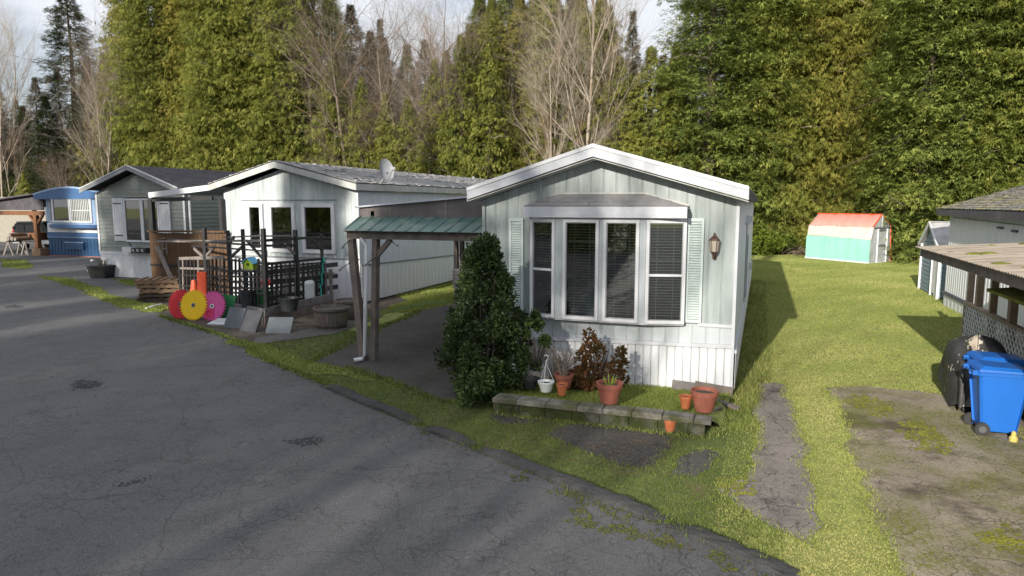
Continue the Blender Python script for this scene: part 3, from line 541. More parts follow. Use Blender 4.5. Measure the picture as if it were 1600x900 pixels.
# bay roof
bz0, bz1 = PY(950, 340, YW)[1], PY(950, 323, YW)[1]
x0b, x1b = PY(819, 330, YW-.08)[0], PY(1074, 330, YW-.08)[0]
MB().box(x0b, x1b, YW-.10, YW-.07, bz0, bz1).build('bay_fascia', 'fascia', home)
MB().box(x0b, x1b, YW-.069, YF+.0, bz1-.03, bz1-.012).build('bay_soffit', 'white', home)
tzp = [PY(872, 304, YF-.01), PY(1008, 304, YF-.01)]
zt_ = (tzp[0][1]+tzp[1][1])/2; xa, xb = tzp[0][0], tzp[1][0]; ye = YW-.095
sh = MB(); sh.add([(x0b, ye, bz1), (x1b, ye, bz1), (xb, YF-.012, zt_), (xa, YF-.012, zt_), (x0b, YF-.012, bz1), (x1b, YF-.012, bz1)], [(0, 1, 2, 3), (0, 3, 4), (1, 5, 2)])
bayroof = sh.build('bay_roof', 'shinunder', home)
def bp(s, t, lift=0):
    a = Vector((x0b, ye, bz1)).lerp(Vector((x1b, ye, bz1)), s); b = Vector((xa, YF-.012, zt_)).lerp(Vector((xb, YF-.012, zt_)), s); p = a.lerp(b, t); return (p.x, p.y-lift*.5, p.z+lift)
for row, (t0, t1, n) in enumerate(((0, .36, 8), (.33, .68, 7), (.65, 1.0, 6))):
    off = rnd.random()*.06
    for j in range(n):
        s0, s1 = max(0, j/n+off*(j > 0)), min(1, (j+1)/n+off*(j < n-1)-.003); l = .018+rnd.uniform(0, .008)
        MB().add([bp(s0, t0), bp(s1, t0), bp(s1, t1), bp(s0, t1), bp(s0, t0, l), bp(s1, t0, l), bp(s1, t1, .006), bp(s0, t1, .006)], [(0, 1, 5, 4), (4, 5, 6, 7), (0, 4, 7, 3), (1, 2, 6, 5), (3, 7, 6, 2)]).build('shingle', 'shingle', bayroof)
for a, b in (((x0b, YF-.02, bz1), (xa, YF-.02, zt_)), ((xa, YF-.02, zt_), (xb, YF-.02, zt_)), ((xb, YF-.02, zt_), (x1b, YF-.02, bz1))): MB().bar((a[0], a[1], a[2]+.02), (b[0], b[1], b[2]+.02), .025, .03).build('flashing', 'ofascia', home)
# shutters
for u0, u1 in ((796, 818), (1073, 1099)):
    a, b = PY(u0, 400, YF-.03)[0], PY(u1, 400, YF-.03)[0]; z1s, z0s = PY(u1, 341, YF-.03)[1], PY(u1, 505 if u0 > 900 else 492, YF-.03)[1]
    f = MB().box(a, a+.035, YF-.055, YF-.006, z0s, z1s).box(b-.035, b, YF-.055, YF-.006, z0s, z1s).box(a+.035, b-.035, YF-.053, YF-.006, z1s-.05, z1s).box(a+.035, b-.035, YF-.053, YF-.006, z0s, z0s+.05).box(a+.035, b-.035, YF-.02, YF-.007, z0s+.05, z1s-.05).build('shutter', 'shutter', home)
    lv = MB(); z = z0s+.06
    while z < z1s-.07: lv.hexa([(a+.036, YF-.05, z), (b-.036, YF-.05, z), (b-.036, YF-.021, z+.022), (a+.036, YF-.021, z+.022), (a+.036, YF-.05, z+.012), (b-.036, YF-.05, z+.012), (b-.036, YF-.021, z+.034), (a+.036, YF-.021, z+.034)]); z += .040
    lv.build('louvre_slats', 'shutter', f, kind='stuff')
# wall lantern
lx, lz = PY(1116, 385, YF-.12); lan = MB().box(lx-.03, lx+.03, YF-.03, YF-.005, lz-.20, lz+.02).tube([(lx, YF-.02, lz-.15), (lx, YF-.08, lz-.19), (lx, YF-.12, lz-.13)], .012).lathe([(.012, -.17), (.03, -.12), (.055, -.09), (.06, -.085)], (lx, YF-.12, lz), 6).lathe([(.085, .09), (.075, .11), (.035, .15), (.015, .17), (.018, .19), (.004, .21)], (lx, YF-.12, lz), 6)
for k in range(6):
    a = k*math.pi/3; lan.bar((lx+.055*math.cos(a), YF-.12+.055*math.sin(a), lz-.085), (lx+.08*math.cos(a), YF-.12+.08*math.sin(a), lz+.09), .008)
lan = lan.build('wall_lantern', 'bronze', home)
MB().lathe([(.05, -.08), (.073, .088)], (lx, YF-.12, lz), 6).build('lantern_glass', 'lampglass', lan)
# loose boards under the skirting
for (u0, v0), (u1, v1), zz, hh, mt in (((1050, 600), (1140, 612), 0, .12, 'woodg'), ((1085, 612), (1142, 624), 0, .14, 'wood')):
    a, b = PY(u0, v0, YF-.12), PY(u1, v1, YF-.12)
    MB().bar((a[0], YF-.12, .09+.05), (b[0]+.02, YF-.10, .08), .04, hh+.04).build('base_board', mt, home)
o = MB().bar((*G(1088, 612, .2), .2), (*G(1155, 640, .03), .04), .12, .03).build('plank', 'wood'); tag(o, 'weathered plank leaning off the right end of the block planter', 'plank', 'loose planks by the planter')
o = MB().bar((*G(1100, 640, .2), .16), (*G(1124, 641, .06), .1), .10, .03).build('plank', 'wood'); tag(o, 'short dark plank end sticking out beside the large right terracotta pot', 'plank', 'loose planks by the planter')

# ================================================================== CARPORT of the main home
cp = thing('carport', 'grey timber carport with green metal awning beside the pale green home', 'carport', (-6, 11.3, 0))
YB2, YA2 = 11.2, 12.0
b0, b1 = PY(543, 370, YB2), (XL-.03, 2.40)
MB().bar((b0[0], YB2, 2.40), (XL-.02, YB2, 2.40), .06, .13).build('beam', 'wood', cp)
MB().bar((b0[0]+.2, YB2+.08, 2.42), (XL-.02, YB2+.08, 2.42), .05, .10).build('beam', 'wood', cp)
pa, pb = G(568, 563), PY(545, 373, YB2)
MB().bar((pa[0], pa[1], -.02), (pb[0]+.05, YB2+.02, 2.33), .125, .125, up=(0, 1, 0)).build('post', 'wood', cp, label='post leaning out to the left at its top')
pc = (-6.90, 11.2)
MB().bar((pc[0]+.0, pc[1]+.0, 0), (-6.83, YB2+.06, 2.36), .10, .14, up=(0, 1, 0)).build('post', 'wood', cp)
MB().bar((pc[0]+.06, YB2+.06, 2.0), (pc[0]+.38, YB2+.06, 2.33), .07, .09).build('brace', 'wood', cp)
MB().tube([(pc[0]-.22, YB2, 2.36), (pc[0]-.16, YB2, 2.28), (pc[0]-.10, YB2-.04, 2.22), (pc[0]-.10, YB2-.16, .14), (pc[0]-.14, YB2-.22, .07), (pc[0]-.26, YB2-.30, .05)], .038, 8).build('downspout', 'white', cp, smooth=True)
for (u, v), du in (((548, 375), -14), ((548, 410), -18), ((612, 377), 10), ((588, 402), -18)):
    a = PY(u, v, YB2-.05); c = PY(u+du, v+(14 if du < 0 else 8), YB2-.12); MB().tube([(a[0], YB2-.05, a[1]), ((a[0]+c[0])/2, YB2-.12, (a[1]+c[1])/2+.01), (c[0], YB2-.12, c[1]), (c[0]+.01, YB2-.12, c[1]+.04)], .008, 5).build('hook', 'black', cp)
zA, zE = 2.73, 2.49; xl0, xl1 = PY(537, 361, YB2-.12)[0], PY(562, 337, YA2)[0]; n = 11
under = MB().add([(xl0, YB2-.12, zE-.02), (XL-.02, YB2-.12, zE-.02), (XL-.02, YA2, zA-.02), (xl1, YA2, zA-.02)], [(0, 1, 2, 3)]).build('awning_deck', 'wood', cp)
for i in range(n):
    s0, s1 = i/n, (i+1)/n-.002
    P = lambda s, t, l: (((xl0+(XL-.02-xl0)*s)*(1-t)+(xl1+(XL-.02-xl1)*s)*t), (YB2-.14)*(1-t)+YA2*t, zE*(1-t)+zA*t+l)
    e = .10/1; sr = s0+(s1-s0)*.1
    MB().add([P(s0, 0, 0), P(s0+.002, 0, .03), P(sr, 0, .03), P(sr+.006, 0, .004), P(s1, 0, .004), P(s0, 1, 0), P(s0+.002, 1, .03), P(sr, 1, .03), P(sr+.006, 1, .004), P(s1, 1, .004)], [(0, 1, 6, 5), (1, 2, 7, 6), (2, 3, 8, 7), (3, 4, 9, 8), (0, 4, 3, 2, 1)]).build('awning_panel', 'green', cp)
# sloping boarded gable and the roof behind it
gp = [PY(562, 338, YA2), PY(562, 325, YA2), PY(757, 299, YA2)]
xr = XL-.02; zr1 = 3.16
def gtop(x): return gp[1][1]+(zr1-gp[1][1])*(x-gp[1][0])/(xr-gp[1][0])
xs = [gp[0][0], PY(611, 330, YA2)[0], PY(697, 320, YA2)[0], xr]
for a, b in zip(xs[:-1], xs[1:]): MB().prism([(a+.004, zA-.01), (b-.004, zA-.01), (b-.004, gtop(b)), (a+.004, gtop(a))], 'y', YA2, YA2+.02).build('gable_board', 'barnwood', cp)
for x in xs[1:3]: MB().box(x-.02, x+.02, YA2-.015, YA2-.001, zA, gtop(x)).build('batten', 'greybar', cp)
MB().prism([(xs[0]-.06, gtop(xs[0])), (xr, gtop(xr)), (xr, gtop(xr)+.03), (xs[0]-.06, gtop(xs[0])+.03)], 'y', YA2-.06, 22).build('roof_sheet', 'redroof', cp)
MB().bar((xs[0]-.06, YA2-.07, gtop(xs[0])+.02), (xr-.3, YA2-.07, gtop(xr-.3)+.02), .015, .03).build('roof_trim', 'fascia', cp)
for y in (13.6, 15.6, 18, 20.5): MB().bar((xs[0], y, gtop(xs[0])-.08), (xr, y, gtop(xr)-.08), .05, .12).build('rafter', 'wood', cp)
MB().bar((-7.35, YA2, 2.78), (-7.35, 21.8, 2.78), .08, .14).build('side_beam', 'wood', cp)
p3 = PY(722, 400, 16.0); MB().bar((p3[0], 16, 0), (p3[0], 16, 2.72), .10, .10, up=(0, 1, 0)).build('post', 'wood', cp)
for y in (16.0, 21.5): MB().bar((-7.35, y, 0), (-7.35, y, 2.72), .10, .10, up=(0, 1, 0)).build('post', 'wood', cp)
# box and blue bucket at the far post, dead leafy pot
bx = thing('wall_box', 'grey slatted box fixed on the back carport post above the blue bucket', 'box', (p3[0]+.05, 15.8, .85)); MB().box(-.17, .17, -.12, .10, 0, .5).build('box_body', 'gm', bx, world=False)
for k in range(5): MB().box(-.165, .165, -.135, -.121, .03+k*.095, .10+k*.095).build('slat', 'woodg', bx, world=False)
bk = thing('bucket', 'blue bucket on the carport floor behind the holly bush', 'bucket', (*G(728, 482), 0)); MB().lathe([(.11, 0), (.15, .3), (.16, .3), (.16, .32), (.14, .32), (.10, .03)], n=16).build('pail', 'bin', bk, world=False, smooth=False)

# ================================================================== BLOCK PLANTER
wl = thing('planter_wall', 'low mossy concrete block planter in front of the bay windows', 'planter', (-2, 8.95, 0))
Y0, Y1 = 8.86, 9.06; xs_ = -3.9; 
x = -3.52; i = 0
while x < -.62:
    L = .39; MB().box(x+.004, min(x+L-.004, -.58), Y0+.02+rnd.uniform(-.01, .01), Y1+.05, 0, .175+rnd.uniform(-.004, .003)).build('block', 'block', wl); x += L
x = -3.52; ends = -.50
while x < ends-.05:
    L = rnd.choice((.40, .44, .36)); dz = rnd.uniform(-.004, .006); a = x+.005; b = min(x+L-.005, ends); zt0 = .245+dz-.03*max(0, (x+1.2)); e = .012
    MB().add([(a, Y0-.03, .178), (b, Y0-.03, .178), (b, Y1+.04, .178), (a, Y1+.04, .178), (a, Y0-.03, zt0-e), (b, Y0-.03, zt0-e), (b, Y1+.04, zt0-e), (a, Y1+.04, zt0-e), (a+e, Y0-.03+e, zt0), (b-e, Y0-.03+e, zt0), (b-e, Y1+.04-e, zt0), (a+e, Y1+.04-e, zt0)],
             [(0, 3, 2, 1), (0, 1, 5, 4), (1, 2, 6, 5), (2, 3, 7, 6), (3, 0, 4, 7), (4, 5, 9, 8), (5, 6, 10, 9), (6, 7, 11, 10), (7, 4, 8, 11), (8, 9, 10, 11)]).build('cap_stone', 'cap', wl); x += L
bd = MB().add([(-3.52, Y1+.05, .20), (-.62, Y1+.05, .20), (XR, YF-.05, .05), (-4.4, YF-.05, .05), (-4.4, Y1+.6, .12), (-.4, Y1+.3, .02)], [(0, 1, 5, 2, 3, 4)]).build('planter_bed', 'turf'); bd['kind'] = 'structure'
def bedz(y): return .20-.15*max(0, min(1, (y-9.1)/1.8))

def pot(label, u, v, d, h, m, z=.245, group='plant pots along the block planter', soil=True, n=22):
    x, y = G(u, v, z); t = thing('plant_pot', label, 'plant pot', (x, y, z), rnd.random(), group); r = d/2
    MB().lathe([(r*.62, 0), (r*.66, .01), (r*.93, h*.74), (r*.94, h*.78), (r*1.02, h*.79), (r*1.04, h), (r*.92, h), (r*.90, h*.82)], n=n).build('pot_body', m, t, world=False, smooth=False)
    MB().lathe([(r*.2, h*.86), (r*.88, h*.84)], n=12).build('pot_soil', 'soil', t, world=False)
    return t
pA = pot('large terracotta pot centred on the planter cap below the bay', 952, 629, .36, .29, 'terra')
pB = pot('large terracotta pot at the right end of the planter cap', 1100, 642, .36, .29, 'terra', z=.22)
pC = pot('small bright orange pot beside the big right end pot', 1071, 638, .17, .18, 'terrao', z=.23)
pD = pot('small orange pot in front of the brown pot of twigs', 878, 617, .165, .17, 'terrao')
pE = pot('brown pot holding bare twigs against the skirting', 881, 606, .29, .22, 'terra', z=.22)
pF = pot('black pot beside the hanging basket near the holly', 829, 607, .23, .17, 'potblk', z=.24)
pG = pot('small bright orange pot standing on the grass below the planter', 1047, 675, .18, .19, 'terrao', z=0)
hb = thing('hanging_basket', 'white hanging basket with its hook standing on the planter', 'hanging basket', (*G(853, 611, .25), .245))
MB().lathe([(.075, 0), (.08, .01), (.115, .13), (.125, .135), (.125, .155), (.105, .155), (.09, .10)], n=20).build('basket_body', 'potwht', hb, world=False)
MB().lathe([(.02, .12), (.10, .12)], n=12).build('pot_soil', 'soil', hb, world=False)
for k in range(3):
    a = k*2.09+.5; MB().tube([(.118*math.cos(a), .118*math.sin(a), .15), (0, 0, .42)], .004, 4).build('hanger_strap', 'potwht', hb, world=False)
MB().tube([(0, 0, .41), (0, 0, .46), (.03, 0, .49), (.035, 0, .53), (.0, 0, .55), (-.03, 0, .53)], .007, 6).build('hook', 'potwht', hb, world=False)
o = MB().box(*[0, .42, 0, .05], 0, .12).build('window_box', 'woodg'); o.location = (*G(815, 590, .32), .34); o.rotation_euler = (0, .18, .1); tag(o, 'grey wooden trough tilted behind the black pot', 'planter box')
sp = []
for k in range(9):
    a = k*.7; sp.append((Vector((math.cos(a)*.03, math.sin(a)*.03, .22)), Vector((math.cos(a)*.10, math.sin(a)*.10, .33+.03*(k % 3)))))
mb = MB()
for a, b in sp: mb.bar(a, b, .012, .004)
mb.build('sprout', 'bhgreen', pA, world=False)
# ================================================================== HOME TWO
T2X0, T2X1, T2Y, T2B = -16.1, -11.15, 17.44, 36.0
h2 = thing('mobile_home', 'pale white green mobile home with satellite dish and three framed front windows', 'mobile home', (-13.6, T2Y, 0))
xm2, zr2, ze2 = -13.81, 4.05, 3.36
g2 = lambda x: zr2-(zr2-ze2)*abs(x-xm2)/(T2X1-xm2 if x > xm2 else xm2-T2X0)
wins2 = [(PY(386, 320, T2Y)[0], PY(411, 320, T2Y)[0]), (PY(420, 320, T2Y)[0], PY(461, 320, T2Y)[0]), (PY(472, 320, T2Y)[0], PY(523, 320, T2Y)[0])]
wz0, wz1 = 1.50, PY(460, 318, T2Y)[1]
hol = [(a, b, wz0, wz1) for a, b in wins2]
strips('siding_panel', h2, 'sid2', T2X0, T2X1, T2Y, lambda x: 1.36, g2, .24, hol)
strips('skirt_panel', h2, 'skirt', T2X0, T2X1, T2Y-.02, lambda x: .06, lambda x: 1.33, .24)
MB().box(T2X0, T2X1, T2Y-.03, T2Y-.003, 1.325, 1.375).build('belt_trim', 'gm', h2)
MB().box(-15.4, -11.9, T2Y-.02, T2Y-.002, wz1+.09, wz1+.12).build('belt_trim', 'gm', h2)
for a, b in wins2: win(h2, (a, T2Y-.02), (b, T2Y-.02), wz0, wz1, fw=.11, gl='g2', blind=False)
MB().box(T2X0+.05, T2X1-.05, T2Y+2.4, T2Y+2.45, .9, 3.3).box(T2X0+.05, T2X1-.05, T2Y+.05, T2Y+2.4, .9, .95).box(T2X0+.05, T2X1-.05, T2Y+.05, T2Y+2.4, 3.28, 3.32).build('room', 'dark', h2)
MB().box(-13.8, -13.6, T2Y+.12, T2Y+.14, 1.5, 3.1).box(-12.05, -11.95, T2Y+.12, T2Y+.14, 1.5, 3.1).build('curtain', 'cloth', h2)
corrug('side_wall', h2, 'sidwhite', (T2X1, T2Y), (T2X1, T2B), 1.20, ze2, .16, .012, 1, z0b=.75)
corrug('side_skirt', h2, 'skirt', (T2X1+.02, T2Y), (T2X1+.02, T2B), .06, 1.17, .28, .014, 1, z1b=.72)
MB().hexa([(T2X1, T2Y, 1.16), (T2X1+.05, T2Y, 1.16), (T2X1+.05, T2B, .71), (T2X1, T2B, .71), (T2X1, T2Y, 1.20), (T2X1+.05, T2Y, 1.20), (T2X1+.05, T2B, .75), (T2X1, T2B, .75)]).build('belt_trim', 'gm', h2)
MB().box(T2X1-.03, T2X1+.015, T2Y-.03, T2Y-.001, .06, ze2).build('corner_trim', 'white', h2)
corrug('side_wall', h2, 'sidwhite', (T2X0, T2B), (T2X0, T2Y), .05, ze2, .2, .012, 1); MB().box(T2X0, T2X1, T2B, T2B+.05, 0, ze2).build('back_wall', 'sidwhite', h2)
o2 = .35; rl, rr_ = T2X0-.25, T2X1+.16; zl2, zrx = 3.60, 3.58; zt2 = 4.27
MB().prism([(rl, zl2), (xm2, zt2), (rr_, zrx), (rr_, zrx-.05), (xm2, zt2-.05), (rl, zl2-.05)], 'y', T2Y-o2, T2B+.2).build('roof', 'shinunder', h2)
for a, b in (((rl, zl2), (xm2, zt2)), ((xm2, zt2), (rr_, zrx))): MB().prism([(a[0], a[1]-.20), (b[0], b[1]-.20), (b[0], b[1]-.02), (a[0], a[1]-.02)], 'y', T2Y-o2-.02, T2Y-o2+.01).build('fascia', 'ofascia', h2)
MB().box(rr_-.005, rr_+.02, T2Y-o2-.02, T2B+.2, zrx-.20, zrx-.01).build('side_fascia', 'ofascia', h2)
shingles('roof_shingles', h2, 'shinold', (rr_+.03, T2Y-o2-.03, zrx+.01), (rr_+.03, T2B+.2, zrx+.01), (xm2, T2Y-o2-.03, zt2+.01), (xm2, T2B+.2, zt2+.01), 17, 56, .018, 5, .014, .05)
shingles('roof_shingles', h2, 'shinold', (rl, T2Y-o2-.03, zl2+.01), (rl, T2B+.2, zl2+.01), (xm2, T2Y-o2-.03, zt2+.01), (xm2, T2B+.2, zt2+.01), 12, 30, .02, 6, .014)
for u, v, y in ((673, 281, 26.5), (740, 283, 31)):
    x, z = PY(u, v, y); p = MB().tube([(x, y, z-.12), (x, y, z+.22)], .06, 8).build('vent_pipe', 'gm', h2); MB().lathe([(.13, 0), (.07, .06)], (x, y, z-.06), 8).build('pipe_collar', 'white', p)
cpp = thing('carport', 'white edged flat carport roof on black posts beside home two', 'carport', (-17.6, T2Y, 0))
a0 = PY(345, 290, T2Y-.3); a1 = PY(234, 303, T2Y-.3)
MB().add([(a1[0], T2Y-.3, 3.30), (rl, T2Y-.3, 3.52), (rl, T2Y+9, 3.52), (a1[0], T2Y+9, 3.30), (a1[0], T2Y-.3, 3.34), (rl, T2Y-.3, 3.56), (rl, T2Y+9, 3.56), (a1[0], T2Y+9, 3.34)], [(0, 3, 2, 1), (4, 5, 6, 7), (0, 1, 5, 4), (1, 2, 6, 5), (2, 3, 7, 6), (3, 0, 4, 7)]).build('roof_sheet', 'gm', cpp)
MB().bar((a1[0], T2Y-.33, 3.27), (rl+.05, T2Y-.33, 3.50), .05, .17).build('gutter', 'white', cpp)
MB().bar((a1[0]-.85, T2Y-.31, 3.30), (a1[0]+.05, T2Y-.31, 3.27), .08, .08).build('dark_end', 'black', cpp)
MB().bar((a1[0], T2Y-.2, 3.12), (rl, T2Y-.2, 3.17), .08, .12).build('beam', 'black', cpp)
for u, vb, y in ((240, 436, T2Y-.1), (349, 430, T2Y-.1)):
    x = PY(u, 380, y)[0]; MB().box(x-.09 if u < 300 else x-.06, x+.09 if u < 300 else x+.06, y-.07, y+.07, 0, 3.15).build('post', 'black', cpp)
MB().box(-19.0, -16.2, T2Y+8.7, T2Y+8.8, 3.0, 3.3).build('beam', 'black', cpp)
# satellite dish
dx, dz = PY(590, 272, 18.6); ds = thing('satellite_dish', 'grey satellite dish on a bent arm at the edge of home two roof', 'satellite dish', (rr_+.1, 18.6, 3.62))
n = 24; dish = MB(); Rm = Matrix.Rotation(math.radians(58), 4, 'Z') @ Matrix.Rotation(math.radians(72), 4, 'X')
c = Vector((.06, -.05, .40)); vs = []; rings = 5
for i in range(rings+1):
    r = i/rings
    for k in range(n): a = 2*math.pi*k/n; vs.append(c+Rm @ Vector((.24*r*math.cos(a), .36*r*math.sin(a), -.09*(1-r*r))))
fs = [(i*n+k, i*n+(k+1) % n, (i+1)*n+(k+1) % n, (i+1)*n+k) for i in range(rings) for k in range(n)]
dish.add(vs, fs); b = len(dish.v); dish.add([v+(Rm @ Vector((0, 0, 1)))*.015 for v in vs], fs).build('reflector', 'gm', ds, world=False, smooth=True)
MB().tube([(-.12, -.28, -.12), (0, -.15, .12), (.02, 0, .22), (c.x, c.y, c.z-.05)], .022, 8).build('mast', 'gm', ds, world=False)
e = c+Rm @ Vector((0, -.30, 0)); f = c+Rm @ Vector((0, -.12, .42)); MB().tube([e, f], .014, 6).build('feed_arm', 'gm', ds, world=False)
MB().bar(f-Vector((.07, 0, 0)), f+Vector((.08, 0, .02)), .06, .07).build('receiver', 'gm', ds, world=False)

# ================================================================== HOME THREE
T3X0, T3X1, T3Y, T3B = -25.58, -20.95, 20.64, 37
h3 = thing('mobile_home', 'grey lap sided home with white shutters and dark shingle roof', 'mobile home', (-23.3, T3Y, 0))
xm3 = -23.3; g3 = lambda x: 4.25-(4.25-3.42)*abs(x-xm3)/(T3X1-xm3)
w3 = (-24.02, -22.28, 1.52, 3.15)
lap = MB(); z = 1.07; k = 0
while z < 4.15:
    z1 = min(z+.155, 4.24)
    def half(zz): return (T3X1-xm3) if zz <= 3.42 else (T3X1-xm3)*(4.25-zz)/.83
    hw0, hw1 = half(z), half(z1); spans = [(-hw0, hw0, -hw1, hw1)]
    if z1 > w3[2]+.02 and z < w3[3]-.02: spans = [(-hw0, w3[0]-xm3+.02, -hw1, w3[0]-xm3+.02), (w3[1]-xm3-.02, hw0, w3[1]-xm3-.02, hw1)]
    for a, b, c, d in spans: lap.add([(xm3+a, T3Y-.022, z), (xm3+b, T3Y-.022, z), (xm3+d, T3Y, z1), (xm3+c, T3Y, z1), (xm3+a, T3Y, z), (xm3+b, T3Y, z)], [(0, 1, 2, 3), (0, 4, 5, 1)])
    z = z1
lap.build('lap_siding', 't3', h3, kind='stuff')
lap = MB(); z = 1.0
while z < 3.4: lap.add([(T3X1+.022, T3Y, z), (T3X1+.022, T3B, z), (T3X1, T3B, z+.155), (T3X1, T3Y, z+.155), (T3X1, T3Y, z), (T3X1, T3B, z)], [(0, 1, 2, 3), (0, 4, 5, 1)]); z += .155
lap.build('lap_siding', 't3', h3, kind='stuff')
MB().box(T3X0, T3X1, T3Y+.03, T3Y+.05, 0, w3[2]).box(T3X0, w3[0], T3Y+.03, T3Y+.05, w3[2], 3.4).box(w3[1], T3X1, T3Y+.03, T3Y+.05, w3[2], 3.4).prism([(T3X0, 3.4), (T3X1, 3.4), (xm3, 4.2)], 'y', T3Y+.03, T3Y+.05).box(T3X1-.05, T3X1-.01, T3Y+.05, T3B, 0, 3.4).box(T3X0, T3X0+.04, T3Y+.05, T3B, 0, 3.4).box(T3X0, T3X1, T3B, T3B+.05, 0, 3.4).box(T3X0+.05, T3X1-.06, T3Y+2, T3Y+2.05, 0, 3.4).build('inner_wall', 'dark', h3)
strips('skirt_panel', h3, 'skirt', T3X0, T3X1, T3Y-.02, lambda x: 0.02, lambda x: .93, .31)
MB().box(T3X0-.01, T3X1+.02, T3Y-.035, T3Y-.001, .935, 1.065).build('belt_trim', 'white', h3)
for x in (T3X0, T3X1-.05): MB().box(x-.02, x+.07, T3Y-.04, T3Y-.023, 1.07, 3.42).build('corner_trim', 'white', h3)
MB().tube([(T3X1+.10, T3Y+.12, 3.4), (T3X1+.10, T3Y+.12, .1)], .045, 8).build('downspout', 'white', h3)
corrug('side_skirt', h3, 'skirt', (T3X1+.02, T3Y), (T3X1+.02, T3B), .02, 1.0, .3)
win(h3, (w3[0]-.05, T3Y-.03), ((w3[0]+w3[1])/2+.02, T3Y-.03), w3[2]-.05, w3[3]+.05, fw=.07, gl='g2', blind=False)
win(h3, ((w3[0]+w3[1])/2+.025, T3Y-.03), (w3[1]+.05, T3Y-.03), w3[2]-.05, w3[3]+.05, fw=.07, gl='g2', blind=False)
MB().box(w3[0], w3[1], T3Y+.3, T3Y+.32, 2.0, 3.1).build('curtain', 'cloth', h3)
for x0, x1 in ((PY(179, 340, T3Y)[0], w3[0]-.07), (w3[1]+.07, PY(268, 340, T3Y)[0])):
    s = MB().box(x0, x1, T3Y-.06, T3Y-.03, 1.50, 3.22).build('shutter', 'white', h3); nb = 5
    for k in range(nb): MB().box(x0+(x1-x0)*k/nb+.004, x0+(x1-x0)*(k+1)/nb-.004, T3Y-.075, T3Y-.061, 1.50, 3.22).build('shutter_board', 'white', s)
    for z in (1.72, 3.0): MB().box(x0+.05, x1-.08, T3Y-.088, T3Y-.076, z-.02, z+.02).build('strap_hinge', 'black', s)
e0, e1 = T3X0-.35, T3X1+.15
MB().prism([(e0, 3.58), (xm3, 4.47), (e1, 3.58), (e1, 3.53), (xm3, 4.42), (e0, 3.53)], 'y', T3Y-.45, T3B+.3).build('roof', 'shinunder', h3)
for a, b in (((e0, 3.58), (xm3, 4.47)), ((xm3, 4.47), (e1, 3.58))): MB().prism([(a[0], a[1]-.17), (b[0], b[1]-.17), (b[0], b[1]-.01), (a[0], a[1]-.01)], 'y', T3Y-.47, T3Y-.44).build('fascia', 'gm', h3); MB().prism([(a[0], a[1]-.01), (b[0], b[1]-.01), (b[0], b[1]+.025), (a[0], a[1]+.025)], 'y', T3Y-.49, T3Y-.43).build('drip_edge', 'white', h3)
shingles('roof_shingles', h3, 'shindark', (e1+.02, T3Y-.45, 3.585), (e1+.02, T3B, 3.585), (xm3, T3Y-.45, 4.475), (xm3, T3B, 4.475), 18, 50, .006, 9, .012)
MB().tube([(T3X0-.05, T3Y-.06, .33), (T3X0-.5, T3Y-.1, .27), (T3X0-.65, T3Y-.1, .24)], .04, 8).build('drain_spout', 'white', h3)
# planter box on its wall, black wall bracket, dark tub at the corner
fb = thing('flower_box', 'white wall box holding black planters with white cut outs on the grey home', 'planter box', (-23.5, T3Y-.2, 1.05))
MB().box(-.50, -.02, -.12, .1, .02, .22).build('white_box', 'white', fb, world=False); MB().box(-.02, .75, -.13, .1, .0, .20).build('black_box', 'black', fb, world=False)
for i in range(3):
    x = .10+i*.24; MB().bar((x-.07, -.135, .05), (x+.07, -.135, .17), .012, .03, up=(0, 1, 0)).bar((x+.07, -.135, .05), (x-.07, -.135, .17), .012, .03, up=(0, 1, 0)).box(x-.04, x+.04, -.146, -.14, .08, .14).build('cut_out', 'white', fb, world=False)
MB().tube([(-.1, -.02, .25), (-.1, -.12, .38), (-.1, -.02, .42)], .02, 6).build('bracket', 'black', fb, world=False)
x, y = G(160, 434); tb = thing('planter_tub', 'black square planter tub with withered plants at the grey home corner', 'planter', (x, y, 0), .2)
MB().hexa([(-.32, -.25, 0), (.32, -.25, 0), (.32, .25, 0), (-.32, .25, 0), (-.42, -.33, .5), (.42, -.33, .5), (.42, .33, .5), (-.42, .33, .5)]).box(-.44, .44, -.35, .35, .46, .52).build('tub', 'black', tb, world=False)
mb = MB()
for k in range(26): a = rnd.random()*6.3; r = rnd.random()*.3; mb.bar((r*math.cos(a)*.5, r*math.sin(a)*.5, .5), (r*math.cos(a)*1.3, r*math.sin(a), .62+rnd.random()*.16), .02)
mb.build('withered_stems', 'twig', tb, world=False)
for dx_, dz_ in ((-.32, .78), (.25, .82)): MB().lathe([(.02, 0), (.07, .03), (.06, .08), (.01, .10)], (dx_, -.1, dz_-.12), 8).build('flower_head', 'flowerw', tb, world=False)

# ================================================================== HOME FOUR (blue) and its carport
X0, X1, Y4 = -38.7, -33.6, 28.0
h4 = thing('mobile_home', 'blue mobile home with dark blue skirting and flat arched roof', 'mobile home', (-36, Y4, 0))
MB().box(X0, X1, Y4, 42, 1.35, 3.45).build('body', 't4', h4)
mb = MB(); z = 1.42; [mb.hexa([(X0, Y4-.04, 1.38+k*.13), (X1, Y4-.04, 1.38+k*.13), (X1, Y4-.002, 1.38+k*.13), (X0, Y4-.002, 1.38+k*.13), (X0, Y4-.015, 1.50+k*.13), (X1, Y4-.015, 1.50+k*.13), (X1, Y4-.002, 1.50+k*.13), (X0, Y4-.002, 1.50+k*.13)]) for k in range(4)]
mb.build('white_lap_band', 'white', h4); MB().box(X0-.02, X1, Y4-.06, 42, 1.12, 1.34).build('blue_band', 't4m', h4); MB().box(X0-.02, X1, Y4-.075, Y4-.061, 1.07, 1.11).build('trim', 't4', h4)
strips('skirt_panel', h4, 't4d', X0, X1, Y4-.03, lambda x: 0.0, lambda x: 1.10, .26, gap=.03)
